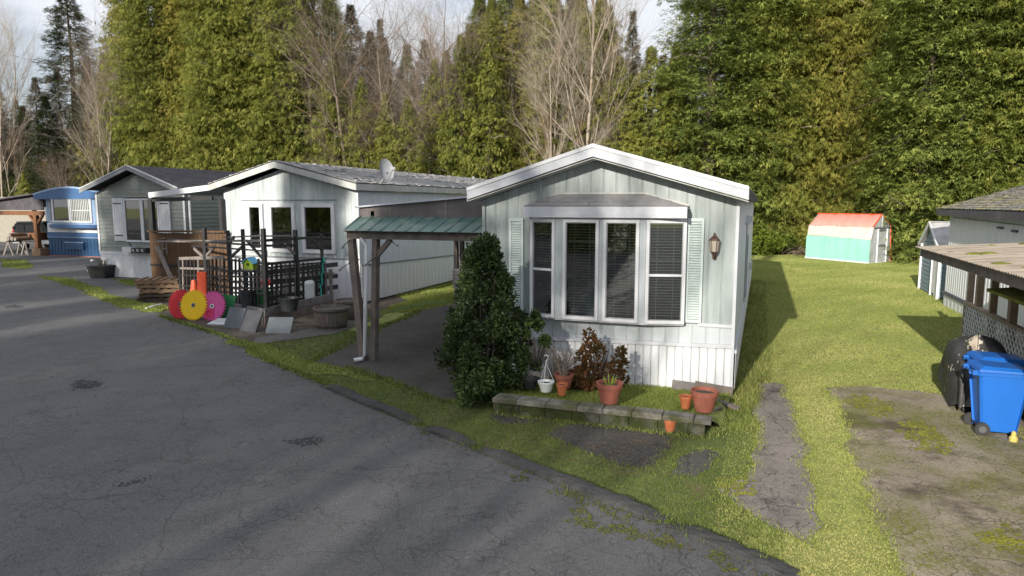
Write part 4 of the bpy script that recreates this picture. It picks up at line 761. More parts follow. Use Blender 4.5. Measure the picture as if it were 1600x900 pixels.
MB().box(X0, X1, Y4, 42, 0, 1.1).build('skirt_core', 't4d', h4)
MB().box(-37.25, -35.85, Y4-.12, Y4-.045, .42, .78).build('hatch', 't4d', h4); MB().box(-37.3, -35.8, Y4-.14, Y4-.045, .79, .84).build('hatch_trim', 't4', h4); MB().box(X0, X1, Y4-.055, Y4-.035, -.0, .05).build('base_trim', 'terra', h4)
arc = [(X0-.35+(X1-X0+.4)*t/12, 3.55+.38*math.sin(math.pi*t/12)) for t in range(13)]
MB().prism(arc+[(X1+.05, 3.25), (X0-.35, 3.25)], 'y', Y4-.45, 42).build('roof', 't4m', h4); MB().prism([(x, z+.015) for x, z in arc]+[(x, z-.08) for x, z in arc[::-1]], 'y', Y4-.47, Y4-.451).build('roof_edge', 't4', h4)
# bay windows: left angled, middle, right with vertical blinds
zb4, zt4 = 1.95, 3.32
MB().prism([(-38.4, Y4), (-37.7, Y4-.35), (-34.5, Y4-.35), (-34.0, Y4)], 'z', zb4-.12, zt4).build('bay_box', 't4', h4)
MB().prism([(-38.6, Y4), (-37.8, Y4-.42), (-34.4, Y4-.42), (-33.8, Y4)], 'z', zb4-.30, zb4-.13).build('bay_base', 't4m', h4)
win(h4, (-38.3, Y4-.06), (-37.72, Y4-.36), zb4, zt4, rail=2.62, fw=.07, gl='g2', blind=False); win(h4, (-37.68, Y4-.38), (-36.30, Y4-.38), zb4, zt4, fw=.09, gl='g2', blind=False)
wq = win(h4, (-36.27, Y4-.38), (-34.65, Y4-.38), zb4, zt4, rail=2.62, fw=.09, gl='g2', blind=False)
mb = MB(); [mb.box(-36.15+k*.13, -36.15+k*.13+.07, Y4-.40, Y4-.385, zb4+.1, zt4-.1) for k in range(11)]; mb.build('vertical_blind', 'blind', wq)
c4 = thing('carport', 'dark sloping carport with brown timber post beside the blue home', 'carport', (-41, Y4, 0))
MB().hexa([(-47, Y4-.4, 2.75), (X0-.05, Y4-.4, 3.55), (X0-.05, 38, 3.55), (-47, 38, 2.75), (-47, Y4-.4, 2.83), (X0-.05, Y4-.4, 3.63), (X0-.05, 38, 3.63), (-47, 38, 2.83)]).build('roof_sheet', 'shindark', c4)
MB().prism([(-47, 2.62), (X0-.1, 2.62), (X0-.1, 3.50), (-47, 2.74)], 'y', Y4-.1, Y4-.04).build('gable_board', 'shindark', c4)
MB().bar((-47, Y4-.12, 2.45), (X0-.06, Y4-.12, 2.45), .12, .24).build('beam', 'woodor', c4)
px4 = PY(62, 370, Y4)[0]; MB().box(px4-.12, px4+.12, Y4-.22, Y4-.0, .4, 2.33).build('post', 'woodor', c4)
for s in (-1, 1): MB().bar((px4, Y4-.1, 1.75), (px4+s*.55, Y4-.1, 2.34), .12, .12).build('brace', 'woodor', c4)
MB().box(px4-.25, px4+.45, Y4-.35, Y4+.3, 0, .42).build('post_plinth', 'pallet', c4)
for y in (33, 37.8): MB().box(-46.9, -46.7, y-.1, y+.1, 0, 2.75).build('post', 'woodor', c4)
# the grey home beyond the carport
h5 = thing('mobile_home', 'beige and dark panelled home behind the blue home carport', 'mobile home', (-52, 37, 0))
MB().box(-75, -51.2, 37, 45, 0, 3.2).build('beige_wall', 'beige', h5); MB().box(-51.15, -41, 36.9, 45, 0, 3.1).build('dark_wall', 'shedslat', h5)
for k in range(14): MB().box(-51.1+k*.72, -50.5+k*.72, 36.85, 36.895, .2, 2.9).build('wall_panel', 'slab', h5)
MB().box(-76, -40.5, 36.2, 45.5, 3.25, 3.5).build('roof', 'beige', h5)
win(h5, (-48.2, 36.83), (-47.0, 36.83), 1.7, 2.8, fw=.12, gl='g2', blind=False)
# parked SUV under the carport
cx, cy = -43.2, 31.5; car = thing('parked_suv', 'dark green parked utility vehicle with red tail lamp under the carport', 'car', (cx, cy, 0))
prof = [(-2.4, .45), (-2.4, 1.0), (-2.33, 1.12), (-2.15, 1.68), (-1.9, 1.80), (.45, 1.80), (1.0, 1.22), (2.2, 1.05), (2.4, .85), (2.4, .45)]
MB().prism([(p[0], p[1]) for p in prof], 'y', -.88, .88).build('body', 'carR', car, world=False)
MB().box(-2.1, .4, -.80, .80, 1.80, 1.85).build('roof_panel', 'silver', car, world=False)
MB().box(-2.44, 2.42, -.91, .91, .45, .68).build('lower_trim', 'silver', car, world=False)
for a, b in ((-2.0, -1.25), (-1.15, -.35), (-.25, .5)): MB().prism([(a, 1.18), (b, 1.18), (b-.02 if b < .3 else .28, 1.66), (a+.06, 1.66)], 'y', -.895, -.881).build('side_window', 'g2', car, world=False)
MB().box(-2.36, -2.26, -.885, -.70, .95, 1.55).box(-2.42, -2.401, -.885, -.70, .95, 1.25).build('tail_lamp', 'lampred', car, world=False)
MB().box(-2.41, 2.0, -.90, -.881, 1.08, 1.13).build('side_trim', 'silver', car, world=False)
for x in (-1.5, 1.5):
    for s in (-1, 1):
        wv = MB().tube([(x, s*.72, .36), (x, s*.92, .36)], .36, 20).build('wheel', 'rubber', car, world=False); MB().tube([(x, s*.90, .36), (x, s*.93, .36)], .2, 12).build('rim', 'silver', wv, world=False)
MB().tube([(-2.42, 0, .95), (-2.62, 0, .95)], .36, 20).build('spare_wheel', 'rubber', car, world=False)
# sawhorses and cut wood
sawh = thing('sawhorse', 'grey sawhorse standing left, in front of the parked vehicle', 'sawhorse', (*G(24, 398), 0), .2, 'sawhorses on the far drive')
MB().bar((-.1, -.45, .8), (.1, .45, .8), .08, .09).build('top_beam', 'greybar', sawh, world=False)
for y in (-.4, .4):
    for s in (-1, 1): MB().bar((0, y, .78), (s*.32, y*1.15, 0), .05, .08).build('leg', 'greybar', sawh, world=False)
dup(sawh, (*G(52, 398), 0), -.1, label='grey sawhorse standing right, nearer the timber carport post')
wd = thing('cut_logs', 'pale round cut logs lying across the two sawhorses', 'logs', (*G(30, 398), .84))
for (x, z, r) in ((-.3, .12, .12), (0, .12, .13), (-.15, .33, .12), (.28, .10, .11)):
    l = MB().tube([(x, -.35, z), (x+.02, .5, z)], r, 10).build('log', 'pallet', wd, world=False); MB().tube([(x, -.36, z), (x, -.351, z)], r*.94, 10).build('cut_end', 'flowerw' if False else 'greybar', l, world=False)
o = MB().box(-.35, .35, -.3, .5, 0, .42).build('wood_crate', 'woodor'); o.location = (*G(60, 396), .84); tag(o, 'reddish brown wooden crate on the right sawhorse', 'crate')

# ================================================================== FENCE, PALLETS between homes
fn = thing('privacy_fence', 'brown board privacy fence with a pale letter H beside home two carport', 'fence', (-18, 17.2, 0))
fp, fq = (-18.95, 17.1), (-15.9, 17.25)
for k in range(22):
    a = Vector(fp).lerp(Vector(fq), k/22); b = Vector(fp).lerp(Vector(fq), (k+.94)/22); MB().hexa([(a.x, a.y, .02), (b.x, b.y, .02), (b.x, b.y+.02, .02), (a.x, a.y+.02, .02), (a.x, a.y, 2.04+rnd.uniform(-.01, .02)), (b.x, b.y, 2.05), (b.x, b.y+.02, 2.05), (a.x, a.y+.02, 2.04)]).build('fence_board', 'woodbr', fn)
MB().bar((fp[0], fp[1]-.03, 2.10), (fq[0], fq[1]-.03, 2.12), .10, .06).build('top_rail', 'woodbr', fn); MB().bar((fp[0], fp[1]-.03, 1.0), (fq[0], fq[1]-.03, 1.0), .03, .06).build('mid_rail', 'black', fn)
hx = PY(257, 395, 17.05)
MB().box(hx[0]-.10, hx[0]-.06, 17.06, 17.075, 1.36, 1.72).box(hx[0]+.07, hx[0]+.11, 17.06, 17.075, 1.36, 1.72).box(hx[0]-.06, hx[0]+.07, 17.06, 17.075, 1.52, 1.56).box(hx[0]-.12, hx[0]+.08, 17.06, 17.075, 1.86, 1.89).build('letter_h', 'greybar', fn)
o = MB().bar((*PV(245, 385, (-18.6, 16.9), (-16, 16.9)),), (*PV(268, 436, (-18.6, 16.6), (-16, 16.6)),), .12, .05).build('leaning_boards', 'greybar'); tag(o, 'pale boards leaning against the brown fence above the pallets', 'boards')
px, py = G(258, 468)
z = .0
plabs = ['bottom pallet, dark and half rotten', 'second pallet up, dark with frayed edges', 'third pallet of the stack by the brown fence', 'fourth pallet up, light brown boards', 'topmost pallet of the stack by the brown fence']
for i in range(5):
    p = thing('pallet', plabs[i] + (' in the stack' if i < 2 else ''), 'pallet', (px+rnd.uniform(-.1, .1), py+rnd.uniform(-.08, .08), z), .55+rnd.uniform(-.12, .12), 'stacked wooden pallets'); m = 'palletd' if i < 2 else 'pallet'
    for y in (-.5, 0, .5): MB().box(-.6, .6, y-.04, y+.04, .02, .11).build('runner', m, p, world=False)
    for x in np.linspace(-.55, .55, 6): MB().box(x-.06, x+.06, -.55+rnd.uniform(-.02, .02), .55, .112, .132).build('deck_board', m, p, world=False)
    for x in (-.54, 0, .54): MB().box(x-.06, x+.06, -.55, .55, -.0, .019).build('deck_board', m, p, world=False)
    z += .137
o = MB().tube([(*G(228, 484), .03), (*G(240, 481), .05), (*G(252, 477), .03)], .03, 6).build('pipe_offcut', 'white'); tag(o, 'white bent pipe lying on the ground beside the pallets', 'pipe')

# ================================================================== TIMBER FRAME AND RAISED BED
tf = thing('trellis_frame', 'black timber trellis enclosure round a raised bed in front of home two', 'trellis', (*G(412, 500), 0))
c0 = G(413, 505); cR = (c0[0]-.15, c0[1]+3.6); lb = G(300, 463)
cl_ = (c0[0]-3.9, c0[1]+1.75)
def A(u, v): return PV(u, v, c0, cl_)
def B(u, v): return PV(u, v, c0, cR)
for u, v0, v1, pl in ((280, 402, 470, A), (319, 356, 478, A), (356, 360, 492, A), (379, 358, 497, A), (411, 357, 506, A), (461, 359, 484, B), (502, 366, 472, B)):
    t = pl(u, v0); b = pl(u+1.5, v1); MB().bar((t[0], t[1], t[2]), (t[0], t[1], 0), .095 if u in (319, 411, 461) else .07, None, up=(0, 1, 0)).build('post', 'black', tf)
def rail(pl, a, b, w=.05, m='black', n='rail'): MB().bar(pl(*a), pl(*b), .04, w).build(n, m, tf)
rail(A, (245, 377), (411, 376), .06, 'greybar'); rail(A, (262, 374), (411, 384), .05); rail(A, (300, 384), (411, 392), .04)
rail(B, (411, 384), (465, 383), .06); rail(B, (411, 376), (508, 370), .07); rail(B, (411, 369), (461, 368), .04, 'greybar'); rail(A, (350, 371), (411, 368), .04, 'greybar')
rail(A, (280, 404), (350, 402), .09, 'greybar'); rail(A, (280, 419), (320, 420), .06, 'greybar'); rail(A, (320, 421), (411, 425), .05); rail(A, (350, 405), (411, 412), .05); rail(A, (300, 437), (411, 441), .04); rail(A, (280, 452), (411, 460), .05)
for k, u in enumerate([286, 292, 298, 304, 310, 326, 332, 338, 344, 350, 362, 368, 374, 386, 392, 398, 404]): rail(A, (u, 404), (u+1, 497 if u > 350 else 470), .045, 'greybar' if k % 4 == 0 and u < 350 else 'black', 'trellis_slat')
rail(B, (411, 413), (508, 404), .07); rail(B, (411, 419), (508, 410), .05)
for a, b in (((409, 427), (527, 413)), ((411, 442), (527, 431)), ((418, 467), (527, 448))): rail(B, a, b, .13, 'black', 'plank')
rail(A, (280, 446), (411, 451), .05); rail(A, (280, 430), (411, 433), .05); rail(A, (350, 470), (411, 478), .06); rail(B, (411, 478), (500, 462), .06); rail(B, (411, 452), (500, 440), .05); rail(B, (411, 433), (505, 422), .04)
for k, u in enumerate(range(418, 504, 7)): rail(B, (u, 410), (u, 492-(u-420)*.18), .045, 'greybar' if k in (4, 6, 7) else 'black', 'trellis_slat')
for pl, a, b, m in ((A, (356, 406), (379, 385), 'black'), (A, (386, 376), (411, 405), 'black'), (B, (445, 382), (461, 397), 'greybar'), (A, (303, 388), (319, 403), 'greybar'), (A, (319, 403), (337, 384), 'greybar'), (B, (488, 374), (502, 390), 'black'), (A, (356, 385), (366, 370), 'black')): rail(pl, a, b, .07, m, 'brace')
for u0, u1, vv in ((500, 372, 0), (461, 360, 0)): pass
pz = thing('raised_bed', 'grey sleeper raised bed wrapped round the foot of the black trellis', 'raised bed', (*c0, 0))
q0 = (c0[0]+.18, c0[1]-.22); q1 = (q0[0]-.1, q0[1]+3.0); q2 = (q0[0]-2.9, q0[1]+1.05)
for a, b, m in ((q0, q1, 'woodt'), (q0, q2, 'woodg')):
    for k in range(2): MB().bar((a[0], a[1], .11+.205*k), (b[0], b[1], .11+.205*k), .07, .195).build('sleeper', 'woodg' if k else 'wood', pz)
MB().add([(q0[0], q0[1], .30), (q1[0], q1[1], .30), (q1[0]-3, q1[1]+1, .30), (q2[0], q2[1], .30)], [(0, 1, 2, 3)]).build('bed_soil', 'soil', pz)
# clutter inside the frame
def spot(u, v, z=.0): return (*G(u, v, z), z)
bhm = A(397, 412); bh = thing('birdhouse', 'lime green birdhouse with blue roof on the trellis', 'birdhouse', (bhm[0], bhm[1]-.12, bhm[2]-.12))
MB().prism([(-.14, 0), (.14, 0), (.14, .16), (0, .27), (-.14, .16)], 'y', -.1, .1).build('box_body', 'bhgreen', bh, world=False)
for s in (-1, 1): MB().hexa([(s*.19, -.14, .13), (0, -.14, .28), (0, .14, .28), (s*.19, .14, .13), (s*.19, -.14, .15), (0, -.14, .30), (0, .14, .30), (s*.19, .14, .15)]).build('roof_board', 'bhblue', bh, world=False)
MB().tube([(0, -.115, .12), (0, -.101, .12)], .035, 10).build('entrance_hole', 'black', bh, world=False); MB().box(-.16, .16, -.14, .12, -.03, 0).build('floor_board', 'greybar', bh, world=False)
rp = B(505, 402); o = MB(); rpts = [(rp[0]+.05+.03*math.sin(i*2.1), rp[1]-.05-i*.02, rp[2]-i*.105) for i in range(14)]; o = o.tube(rpts, .028, 5).tube([(p[0]-.08, p[1], p[2]+.02) for p in rpts[:9]], .02, 5).build('rope', 'tealrope'); tag(o, 'teal rope hanging down the right post of the trellis', 'rope')
ab = A(406, 441); o = MB().lathe([(.02, 0), (.10, .04), (.12, .12), (.08, .2), (.03, .24)], n=10).build('red_float', 'red'); o.location = (ab[0]+.1, ab[1]+.1, ab[2]-.12); tag(o, 'small red float hung inside the trellis near the corner post', 'float')
for i, (u, v, d, h, m, nm, l) in enumerate(((398, 484, .45, .42, 'gboard', 'garden_tub', 'dark green garden tub inside the trellis'), (375, 486, .4, .45, 'potblk', 'garden_tub', 'black tub inside the trellis left of the green tub'), (440, 488, .5, .3, 'potblk', 'garden_tub', 'low black tub right of the trellis corner'), (300, 452, .45, .35, 'gm', 'garden_tub', 'grey tub under the left end of the trellis'))):
    x, y, z = spot(u, v, .3 if u > 340 else 0); t = thing(nm, l, 'tub', (x, y+.3, z)); MB().lathe([(d*.38, 0), (d*.5, h), (d*.54, h), (d*.54, h+.03), (d*.46, h+.03), (d*.36, .06)], n=16).build('tub_body', m, t, world=False)
fenceb = thing('low_picket_screen', 'grey picket screen standing between trellis and home two', 'screen', (-13.5, 16.6, 0))
for k in range(18): x = -14.9+k*.19; MB().box(x, x+.12, 16.6, 16.62, .05, 1.15+rnd.uniform(-.03, .03)).build('picket', 'greybar' if k % 2 else 'woodg', fenceb)
MB().box(-14.95, -11.5, 16.63, 16.67, .95, 1.02).build('top_rail', 'greybar', fenceb)
wt = thing('water_drum', 'white plastic drum behind the trellis slats', 'drum', (-11.95, 15.8, .0)); MB().lathe([(.27, 0), (.3, .05), (.3, .8), (.25, .88), (.08, .9)], n=18).build('drum_body', 'potwht', wt, world=False)
# saw blade discs
def disc(label, u, v, dia, m, tilt, rz, notch=30, hub='gm', cx=.05):
    x, y = G(u, v); t = thing('saw_blade_disc', label, 'disc', (x, y, .0), rz, 'toothed plastic discs beside the road'); t.rotation_euler = (tilt, 0, rz); R = dia/2; poly = []
    for k in range(notch):
        a = 2*math.pi*k/notch; s = 2*math.pi/notch
        for f, r in ((0, R*.90), (.12, R), (.5, R), (.62, R*.90)): poly.append((r*math.cos(a+s*f), r*math.sin(a+s*f)+R))
    hr = .07 if dia > .8 else .06; n = len(poly); vs = []; inner = [(hr*math.cos(2*math.pi*k/n), hr*math.sin(2*math.pi*k/n)+R) for k in range(n)]
    for y in (-.02, .02): vs += [(p[0], y, p[1]) for p in poly]+[(p[0], y, p[1]) for p in inner]
    fs = []
    for k in range(n):
        j = (k+1) % n; fs += [(k, j, n+j, n+k), (2*n+k, 3*n+k, 3*n+j, 2*n+j), (k, 2*n+k, 2*n+j, j), (n+k, n+j, 3*n+j, 3*n+k)]
    MB().add(vs, fs).build('toothed_plate', m, t, world=False)
    MB().tube([(0, -.03, R), (0, .015, R)], hr*.98, 16).build('hub_ring', hub, t, world=False); MB().tube([(0, -.035, R), (0, -.02, R)], hr*.5, 12).build('hub_hole', 'black', t, world=False)
    return t
disc('red toothed disc, leftmost of the three', 281, 499, .78, 'red', -.16, .05, 30, 'greybar')
disc('yellow toothed disc between the red and pink ones', 301, 501, .80, 'yellow', -.20, .12, 30, 'gm')
pk = disc('pink toothed disc with a darker square label', 330, 502, .78, 'pink', -.22, .10, 30, 'white')
MB().box(-.20, .08, -.030, -.0205, .07, .33).build('label_panel', 'pinkd', pk, world=False)
MB().tube([(-.06+.07*math.cos(a), -.036, .20+.07*math.sin(a)) for a in [x*.4 for x in range(14)]], .012, 5).build('scribble', 'red', pk, world=False)
o = MB().box(-.3, .3, -.02, .02, 0, .66).build('green_board', 'gboard'); o.location = (*G(347, 499), 0); o.rotation_euler = (-.2, .1, .2); tag(o, 'green board leaning behind the pink disc', 'board')
o = MB().lathe([(.10, 0), (.28, .0), (.20, .05), (.05, .85)], n=14).build('traffic_cone', 'orange'); o.location = (*G(305, 484), .0); tag(o, 'orange traffic cone behind the yellow disc', 'traffic cone')
o = MB().box(-.13, .13, -.03, .03, 0, 1.12).build('orange_marker', 'orange'); o.location = (*G(317, 487), .0); o.rotation_euler = (0, .03, .2); tag(o, 'upright orange marker board between the cone and the pink disc', 'marker')
o = MB().lathe([(.3, 0), (.26, .12), (.12, .22), (.02, .25)], n=9).build('folded_tarpaulin', 'cloth'); o.location = (*G(292, 462), 0); tag(o, 'bluish grey folded tarpaulin under the trellis', 'tarpaulin')
# slabs
def slab(label, u, v, w_, h_, m, rx, rz, z=0, ry=0):
    o = MB().hexa([(-w_/2, -.025, 0), (w_/2, -.025, 0), (w_/2, .025, 0), (-w_/2, .025, 0), (-w_/2, -.025, h_), (w_/2, -.025, h_), (w_/2, .025, h_), (-w_/2, .025, h_)]).build('paving_slab', m); bv = o.modifiers.new('b', 'BEVEL'); bv.width = .006; bv.segments = 1
    o.location = (*G(u, v), z); o.rotation_euler = (rx, ry, rz); tag(o, label, 'paving slab', 'paving slabs leaning on the raised bed')
slab('two tone grey slab leaning next to the green board', 363, 513, .54, .52, 'slab', -.45, -.05)
slab('dark slate slab leaning at the middle of the row', 387, 519, .54, .54, 'slabd', -.5, -.15)
slab('pale grey slab propped low below the bed corner', 434, 522, .58, .46, 'slabg', -.75, .35)
slab('pale greenish slab lying flat beside the pink disc', 344, 509, .7, .5, 'lattice', -1.45, .2, z=.02)
# half barrels
def barrel(label, u, v, d, h):
    x, y = G(u, v); t = thing('half_barrel', label, 'barrel planter', (x, y+d*.35, 0), 0, 'wooden half barrels beside the carport post'); r = d/2; prof = [(r*.80, 0), (r*.92, h*.4), (r, h)]; n = 28
    for k in range(n):
        a0 = 2*math.pi*(k+.04)/n; a1 = 2*math.pi*(k+.96)/n; vs = []; dz = rnd.uniform(-.006, .006)
        for rr, zz in prof:
            for a, q in ((a0, rr), (a1, rr), (a1, rr-.03), (a0, rr-.03)): vs.append((q*math.cos(a), q*math.sin(a), zz+(dz if zz else 0)))
        fs = [(4*i+j, 4*i+(j+1) % 4, 4*i+4+(j+1) % 4, 4*i+4+j) for i in range(2) for j in range(4)]+[(3, 2, 1, 0), (8, 9, 10, 11)]
        MB().add(vs, fs).build('stave', 'barrel', t, world=False)
    for f in (.12, .45, .86): rr = r*(.80+.2*f)+.012; MB().lathe([(rr-.008, h*f-.02), (rr, h*f-.02), (rr+.004, h*f+.02), (rr-.008, h*f+.02)], n=28).build('hoop', 'hoop', t, world=False)
    MB().lathe([(.05, h*.78), (r*.94, h*.74)], n=20).build('barrel_soil', 'soil', t, world=False); return t
b1_ = barrel('dark half barrel nearer the road with two sticks in it', 507, 515, .86, .50)
barrel('reddish half barrel right behind the dark one', 538, 500, .84, .50)
MB().bar((-.1, 0, .35), (.08, .05, .60), .02).bar((.1, 0, .35), (.08, .05, .62), .02).build('stick', 'greybar', b1_, world=False)
hp = [(*G(u, v), .03) for u, v in ((535, 505), (552, 494), (575, 492), (610, 488), (640, 480), (668, 475), (700, 473), (716, 472))]
o = MB().tube(hp, .016, 6).build('garden_hose', 'hose'); tag(o, 'pale green garden hose lying across the grass beside home two', 'hose')

# ================================================================== RIGHT: greenhouse
gh = thing('greenhouse', 'greenhouse wrapped in coral and turquoise tarps at the far end of the lawn', 'greenhouse', (4.2, 40, 0))
f0, f1 = Vector(G(1258, 403)), Vector(G(1357, 412)); f2 = Vector(G(1391, 408)); f3 = f0+(f2-f1); wdir = (f2-f1)
sec = [(0, 0), (.02, 1.15), (.04, 1.30), (.10, 1.80), (.46, 2.42), (.90, 1.85), (.97, 1.2), (1, 0)]
def gp_(s, i, j=0): t, z = sec[i]; p = f0.lerp(f1, s)+wdir*t; return (p.x, p.y, z+j)
def ghband(name, i0, i1, m, lift=0, wav=.0):
    ns = 26; mb = MB(); vs = []; r = random.Random(i0)
    idx = list(range(i0, i1+1))
    for k in range(ns+1):
        for i in idx: p = gp_(k/ns, i); vs.append((p[0]+r.uniform(-wav, wav), p[1]-lift+r.uniform(-wav, wav), p[2]+r.uniform(-wav, wav)*(1 if i not in (0,) else 0)-(.10*k/ns if i == i0 and i == 2 else 0)))
    w_ = len(idx); fs = [(k*w_+i, (k+1)*w_+i, (k+1)*w_+i+1, k*w_+i+1) for k in range(ns) for i in range(w_-1)]
    mb.add(vs, fs).build(name, m, gh, smooth=True)
ghband('lower_tarp', 0, 3, 'turq', 0, .025); ghband('faded_tarp', 2, 3, 'pinkt', .07, .02); ghband('upper_tarp', 3, 5, 'coral', .06, .02); ghband('back_sheet', 5, 7, 'plast', 0, .02)
for s, nm in ((1, 'end_sheet'), (0, 'end_sheet')):
    MB().add([gp_(s, i) for i in range(8)], [tuple(range(8))]).build(nm, 'plast', gh)
def ge(t, z, o=-.05): p = f1+wdir*t; q = (f1-f0).normalized()*(-o); return (p.x+q.x, p.y+q.y, z)
for a, b, m in ((ge(.30, 0), ge(.30, 1.72), 'white'), (ge(.72, 0), ge(.72, 1.72), 'white'), (ge(.1, 1.8), ge(.9, 1.8), 'gm'), (ge(.35, .9), ge(.66, .9), 'gm'), (ge(.35, 1.68), ge(.66, 1.68), 'gm'), (ge(.30, .0), ge(.72, .0), 'white'), (ge(.46, 1.8), ge(.46, 2.4), 'gm')): MB().bar(a, b, .06, .06).build('door_frame', m, gh)
for a, b in ((gp_(1, 3, .02), gp_(1, 4, .02)), (gp_(1, 4, .02), gp_(1, 5, .02)), (gp_(1, 5, .02), gp_(1, 7)), (gp_(0, 4, .03), gp_(1, 4, .03))): MB().bar(a, b, .05, .05).build('edge_strip', 'redframe', gh)
MB().bar(gp_(0, 0, .03), gp_(1, 0, .03), .08, .08).build('base_board', 'white', gh)

# ================================================================== RIGHT: shed
sx0, sx1, sy0, sy1 = 5.35, 7.0, 24.75, 27.4
shd = thing('garden_shed', 'small blue grey gabled shed with white trimmed corners by the lawn', 'shed', (6, 26, 0))
ym = (sy0+sy1)/2; zE_, zR_ = 1.62, 2.35
MB().box(sx0+.02, sx1, sy0+.02, sy1-.02, 0, zE_).prism([(sy0+.02, zE_), (sy1-.02, zE_), (ym, zR_-.05)], 'x', sx0+.02, sx1).build('shed_body', 'shedslat', shd)
mb = MB(); k = 0; z = .05
dsp = 25.65                                   # slatted half ends here, then the white door
while z < zR_-.12:
    zz = z+.13; t = max(0, (zz-zE_)/(zR_-zE_)); a, b = sy0+(ym-sy0)*t, sy1-(sy1-ym)*t
    MB().hexa([(sx0-.025, max(a, dsp+.03 if z < zE_-.1 else a), z), (sx0-.025, b, z), (sx0+.018, b, z), (sx0+.018, max(a, dsp+.03 if z < zE_-.1 else a), z), (sx0-.002, max(a, dsp+.03 if z < zE_-.1 else a), zz), (sx0-.002, b, zz), (sx0+.018, b, zz), (sx0+.018, max(a, dsp+.03 if z < zE_-.1 else a), zz)]).build('lap_board', 'shedg', shd); z += .14
z = .05
while z < zE_: MB().hexa([(sx0, sy0-.03, z), (sx1, sy0-.03, z), (sx1, sy0+.018, z), (sx0, sy0+.018, z), (sx0, sy0-.005, z+.125), (sx1, sy0-.005, z+.125), (sx1, sy0+.018, z+.125), (sx0, sy0+.018, z+.125)]).build('lap_board', 'shedg', shd); z += .135
MB().box(sx0-.04, sx0-.003, 24.85, 25.25, .02, zE_-.06).box(sx0-.04, sx0-.003, 25.27, dsp-.02, .12, zE_-.06).build('door', 'white', shd)
for a, b in (((sx0-.04, sy1, 0), (sx0-.04, sy1, zE_)), ((sx0-.04, dsp, .0), (sx0-.04, dsp, zE_-.05)), ((sx0-.04, sy0-.02, 0), (sx0-.04, sy0-.02, zE_))): MB().bar(a, b, .07, .07, up=(0, 1, 0)).build('corner_trim', 'white', shd)
for s in (-1, 1):
    ye_ = ym+s*(sy1-ym+.12); MB().add([(sx0-.12, ye_, zE_-.08), (sx1, ye_, zE_-.08), (sx1, ym, zR_), (sx0-.12, ym, zR_), (sx0-.12, ye_, zE_-.03), (sx1, ye_, zE_-.03), (sx1, ym, zR_+.05), (sx0-.12, ym, zR_+.05)], [(0, 3, 2, 1), (4, 5, 6, 7), (0, 1, 5, 4), (1, 2, 6, 5), (2, 3, 7, 6), (3, 0, 4, 7)]).build('roof', 'shinold', shd)
    MB().bar((sx0-.13, ye_, zE_-.05), (sx0-.13, ym, zR_+.02), .03, .10).build('barge_board', 'white', shd)
MB().box(sx0-.1, sx1, ym-.06, ym+.06, zR_+.04, zR_+.07).build('ridge_cap', 'gm', shd)

# ================================================================== RIGHT: neighbouring home with its porch
rt = thing('mobile_home', 'white sided home with mossy shingle roof cut off by the right edge', 'mobile home', (7, 14, 0))
RX, RB, RF = 5.22, 23.4, -.5
corrug('side_wall', rt, 'skirt', (RX, RB), (RX, RF), .42, 2.78, .22, .012, 1)  # brighter white stands in for the grazing sun on this wall
MB().box(RX+.02, 9.6, RB-.02, RB, 0, 2.8).prism([(RX+.02, 2.8), (9.6, 2.8), (7.4, 3.5)], 'y', RB-.02, RB).box(RX+.02, 9.6, RF, RF+.05, 0, 2.8).prism([(RX+.02, 2.8), (9.6, 2.8), (7.4, 3.5)], 'y', RF, RF+.05).build('end_wall', 'sidwhite', rt)
corrug('side_skirt', rt, 'skirt', (RX-.02, RB), (RX-.02, RF), .0, .33, .4, .01, 1)
MB().box(RX-.06, RX-.0, RF, RB+.02, .33, .43).build('belt_rail', 'slab', rt)
MB().prism([(4.95, 2.84), (7.4, 3.60), (9.9, 2.84), (9.9, 2.78), (7.4, 3.54), (4.95, 2.78)], 'y', RF-.3, RB+.35).build('roof', 'shinunder', rt)
MB().box(4.92, 4.96, RF-.3, RB+.35, 2.66, 2.83).build('gutter', 'shindark', rt)
shingles('roof_shingles', rt, 'shinmoss', (4.92, RB+.37, 2.85), (4.92, RF-.3, 2.85), (7.4, RB+.37, 3.61), (7.4, RF-.3, 3.61), 18, 90, .02, 11, .014)
for (y, z) in ((18.6, 2.42), (17.6, 2.38)): MB().box(RX-.05, RX-.01, y, y+.35, z, z+.05).build('wall_fitting', 'slab', rt)
MB().tube([(RX-.03, 23, 2.60), (RX-.03, 15, 2.52)], .01, 4).build('cable', 'gm', rt)
pr = thing('porch', 'low timber porch with mossy corrugated roof and lattice skirt on the right home', 'porch', (4, 14, 0))
ex_, ey = 2.80, 14.54; ze_, zw = 2.20, 2.36
mb = MB(); per = .085; ny = int((ey-3.0)/per); vs = []
for i in range(ny*2+1):
    y = ey-i*per/2; dz = .012 if i % 2 else -.008
    for t in (0, .33, .66, 1): vs.append((ex_-.10+(RX-ex_+.08)*t, y, ze_+(zw-ze_)*t+dz))
fs = [(4*i+j, 4*i+4+j, 4*i+5+j, 4*i+1+j) for i in range(ny*2) for j in range(3)]
mb.add(vs, fs).build('roof_sheet', 'corr', pr, kind='stuff')
MB().box(ex_, ex_+.05, 3, ey, ze_-.17, ze_-.02).build('edge_beam', 'wood', pr); MB().box(ex_+.05, RX-.02, ey-.06, ey, ze_-.15, ze_-.02).build('end_beam', 'wood', pr)
MB().box(3.93, 4.01, 3, ey-.1, ze_-.22, ze_-.06).build('inner_beam', 'wood', pr)
for y in np.arange(4, 14.2, .9): MB().box(ex_+.06, RX-.03, y, y+.05, ze_-.12, ze_-.02).build('rafter', 'wood', pr)
LX = 3.95
def py_(u): return PX(u, 470, LX)[0]
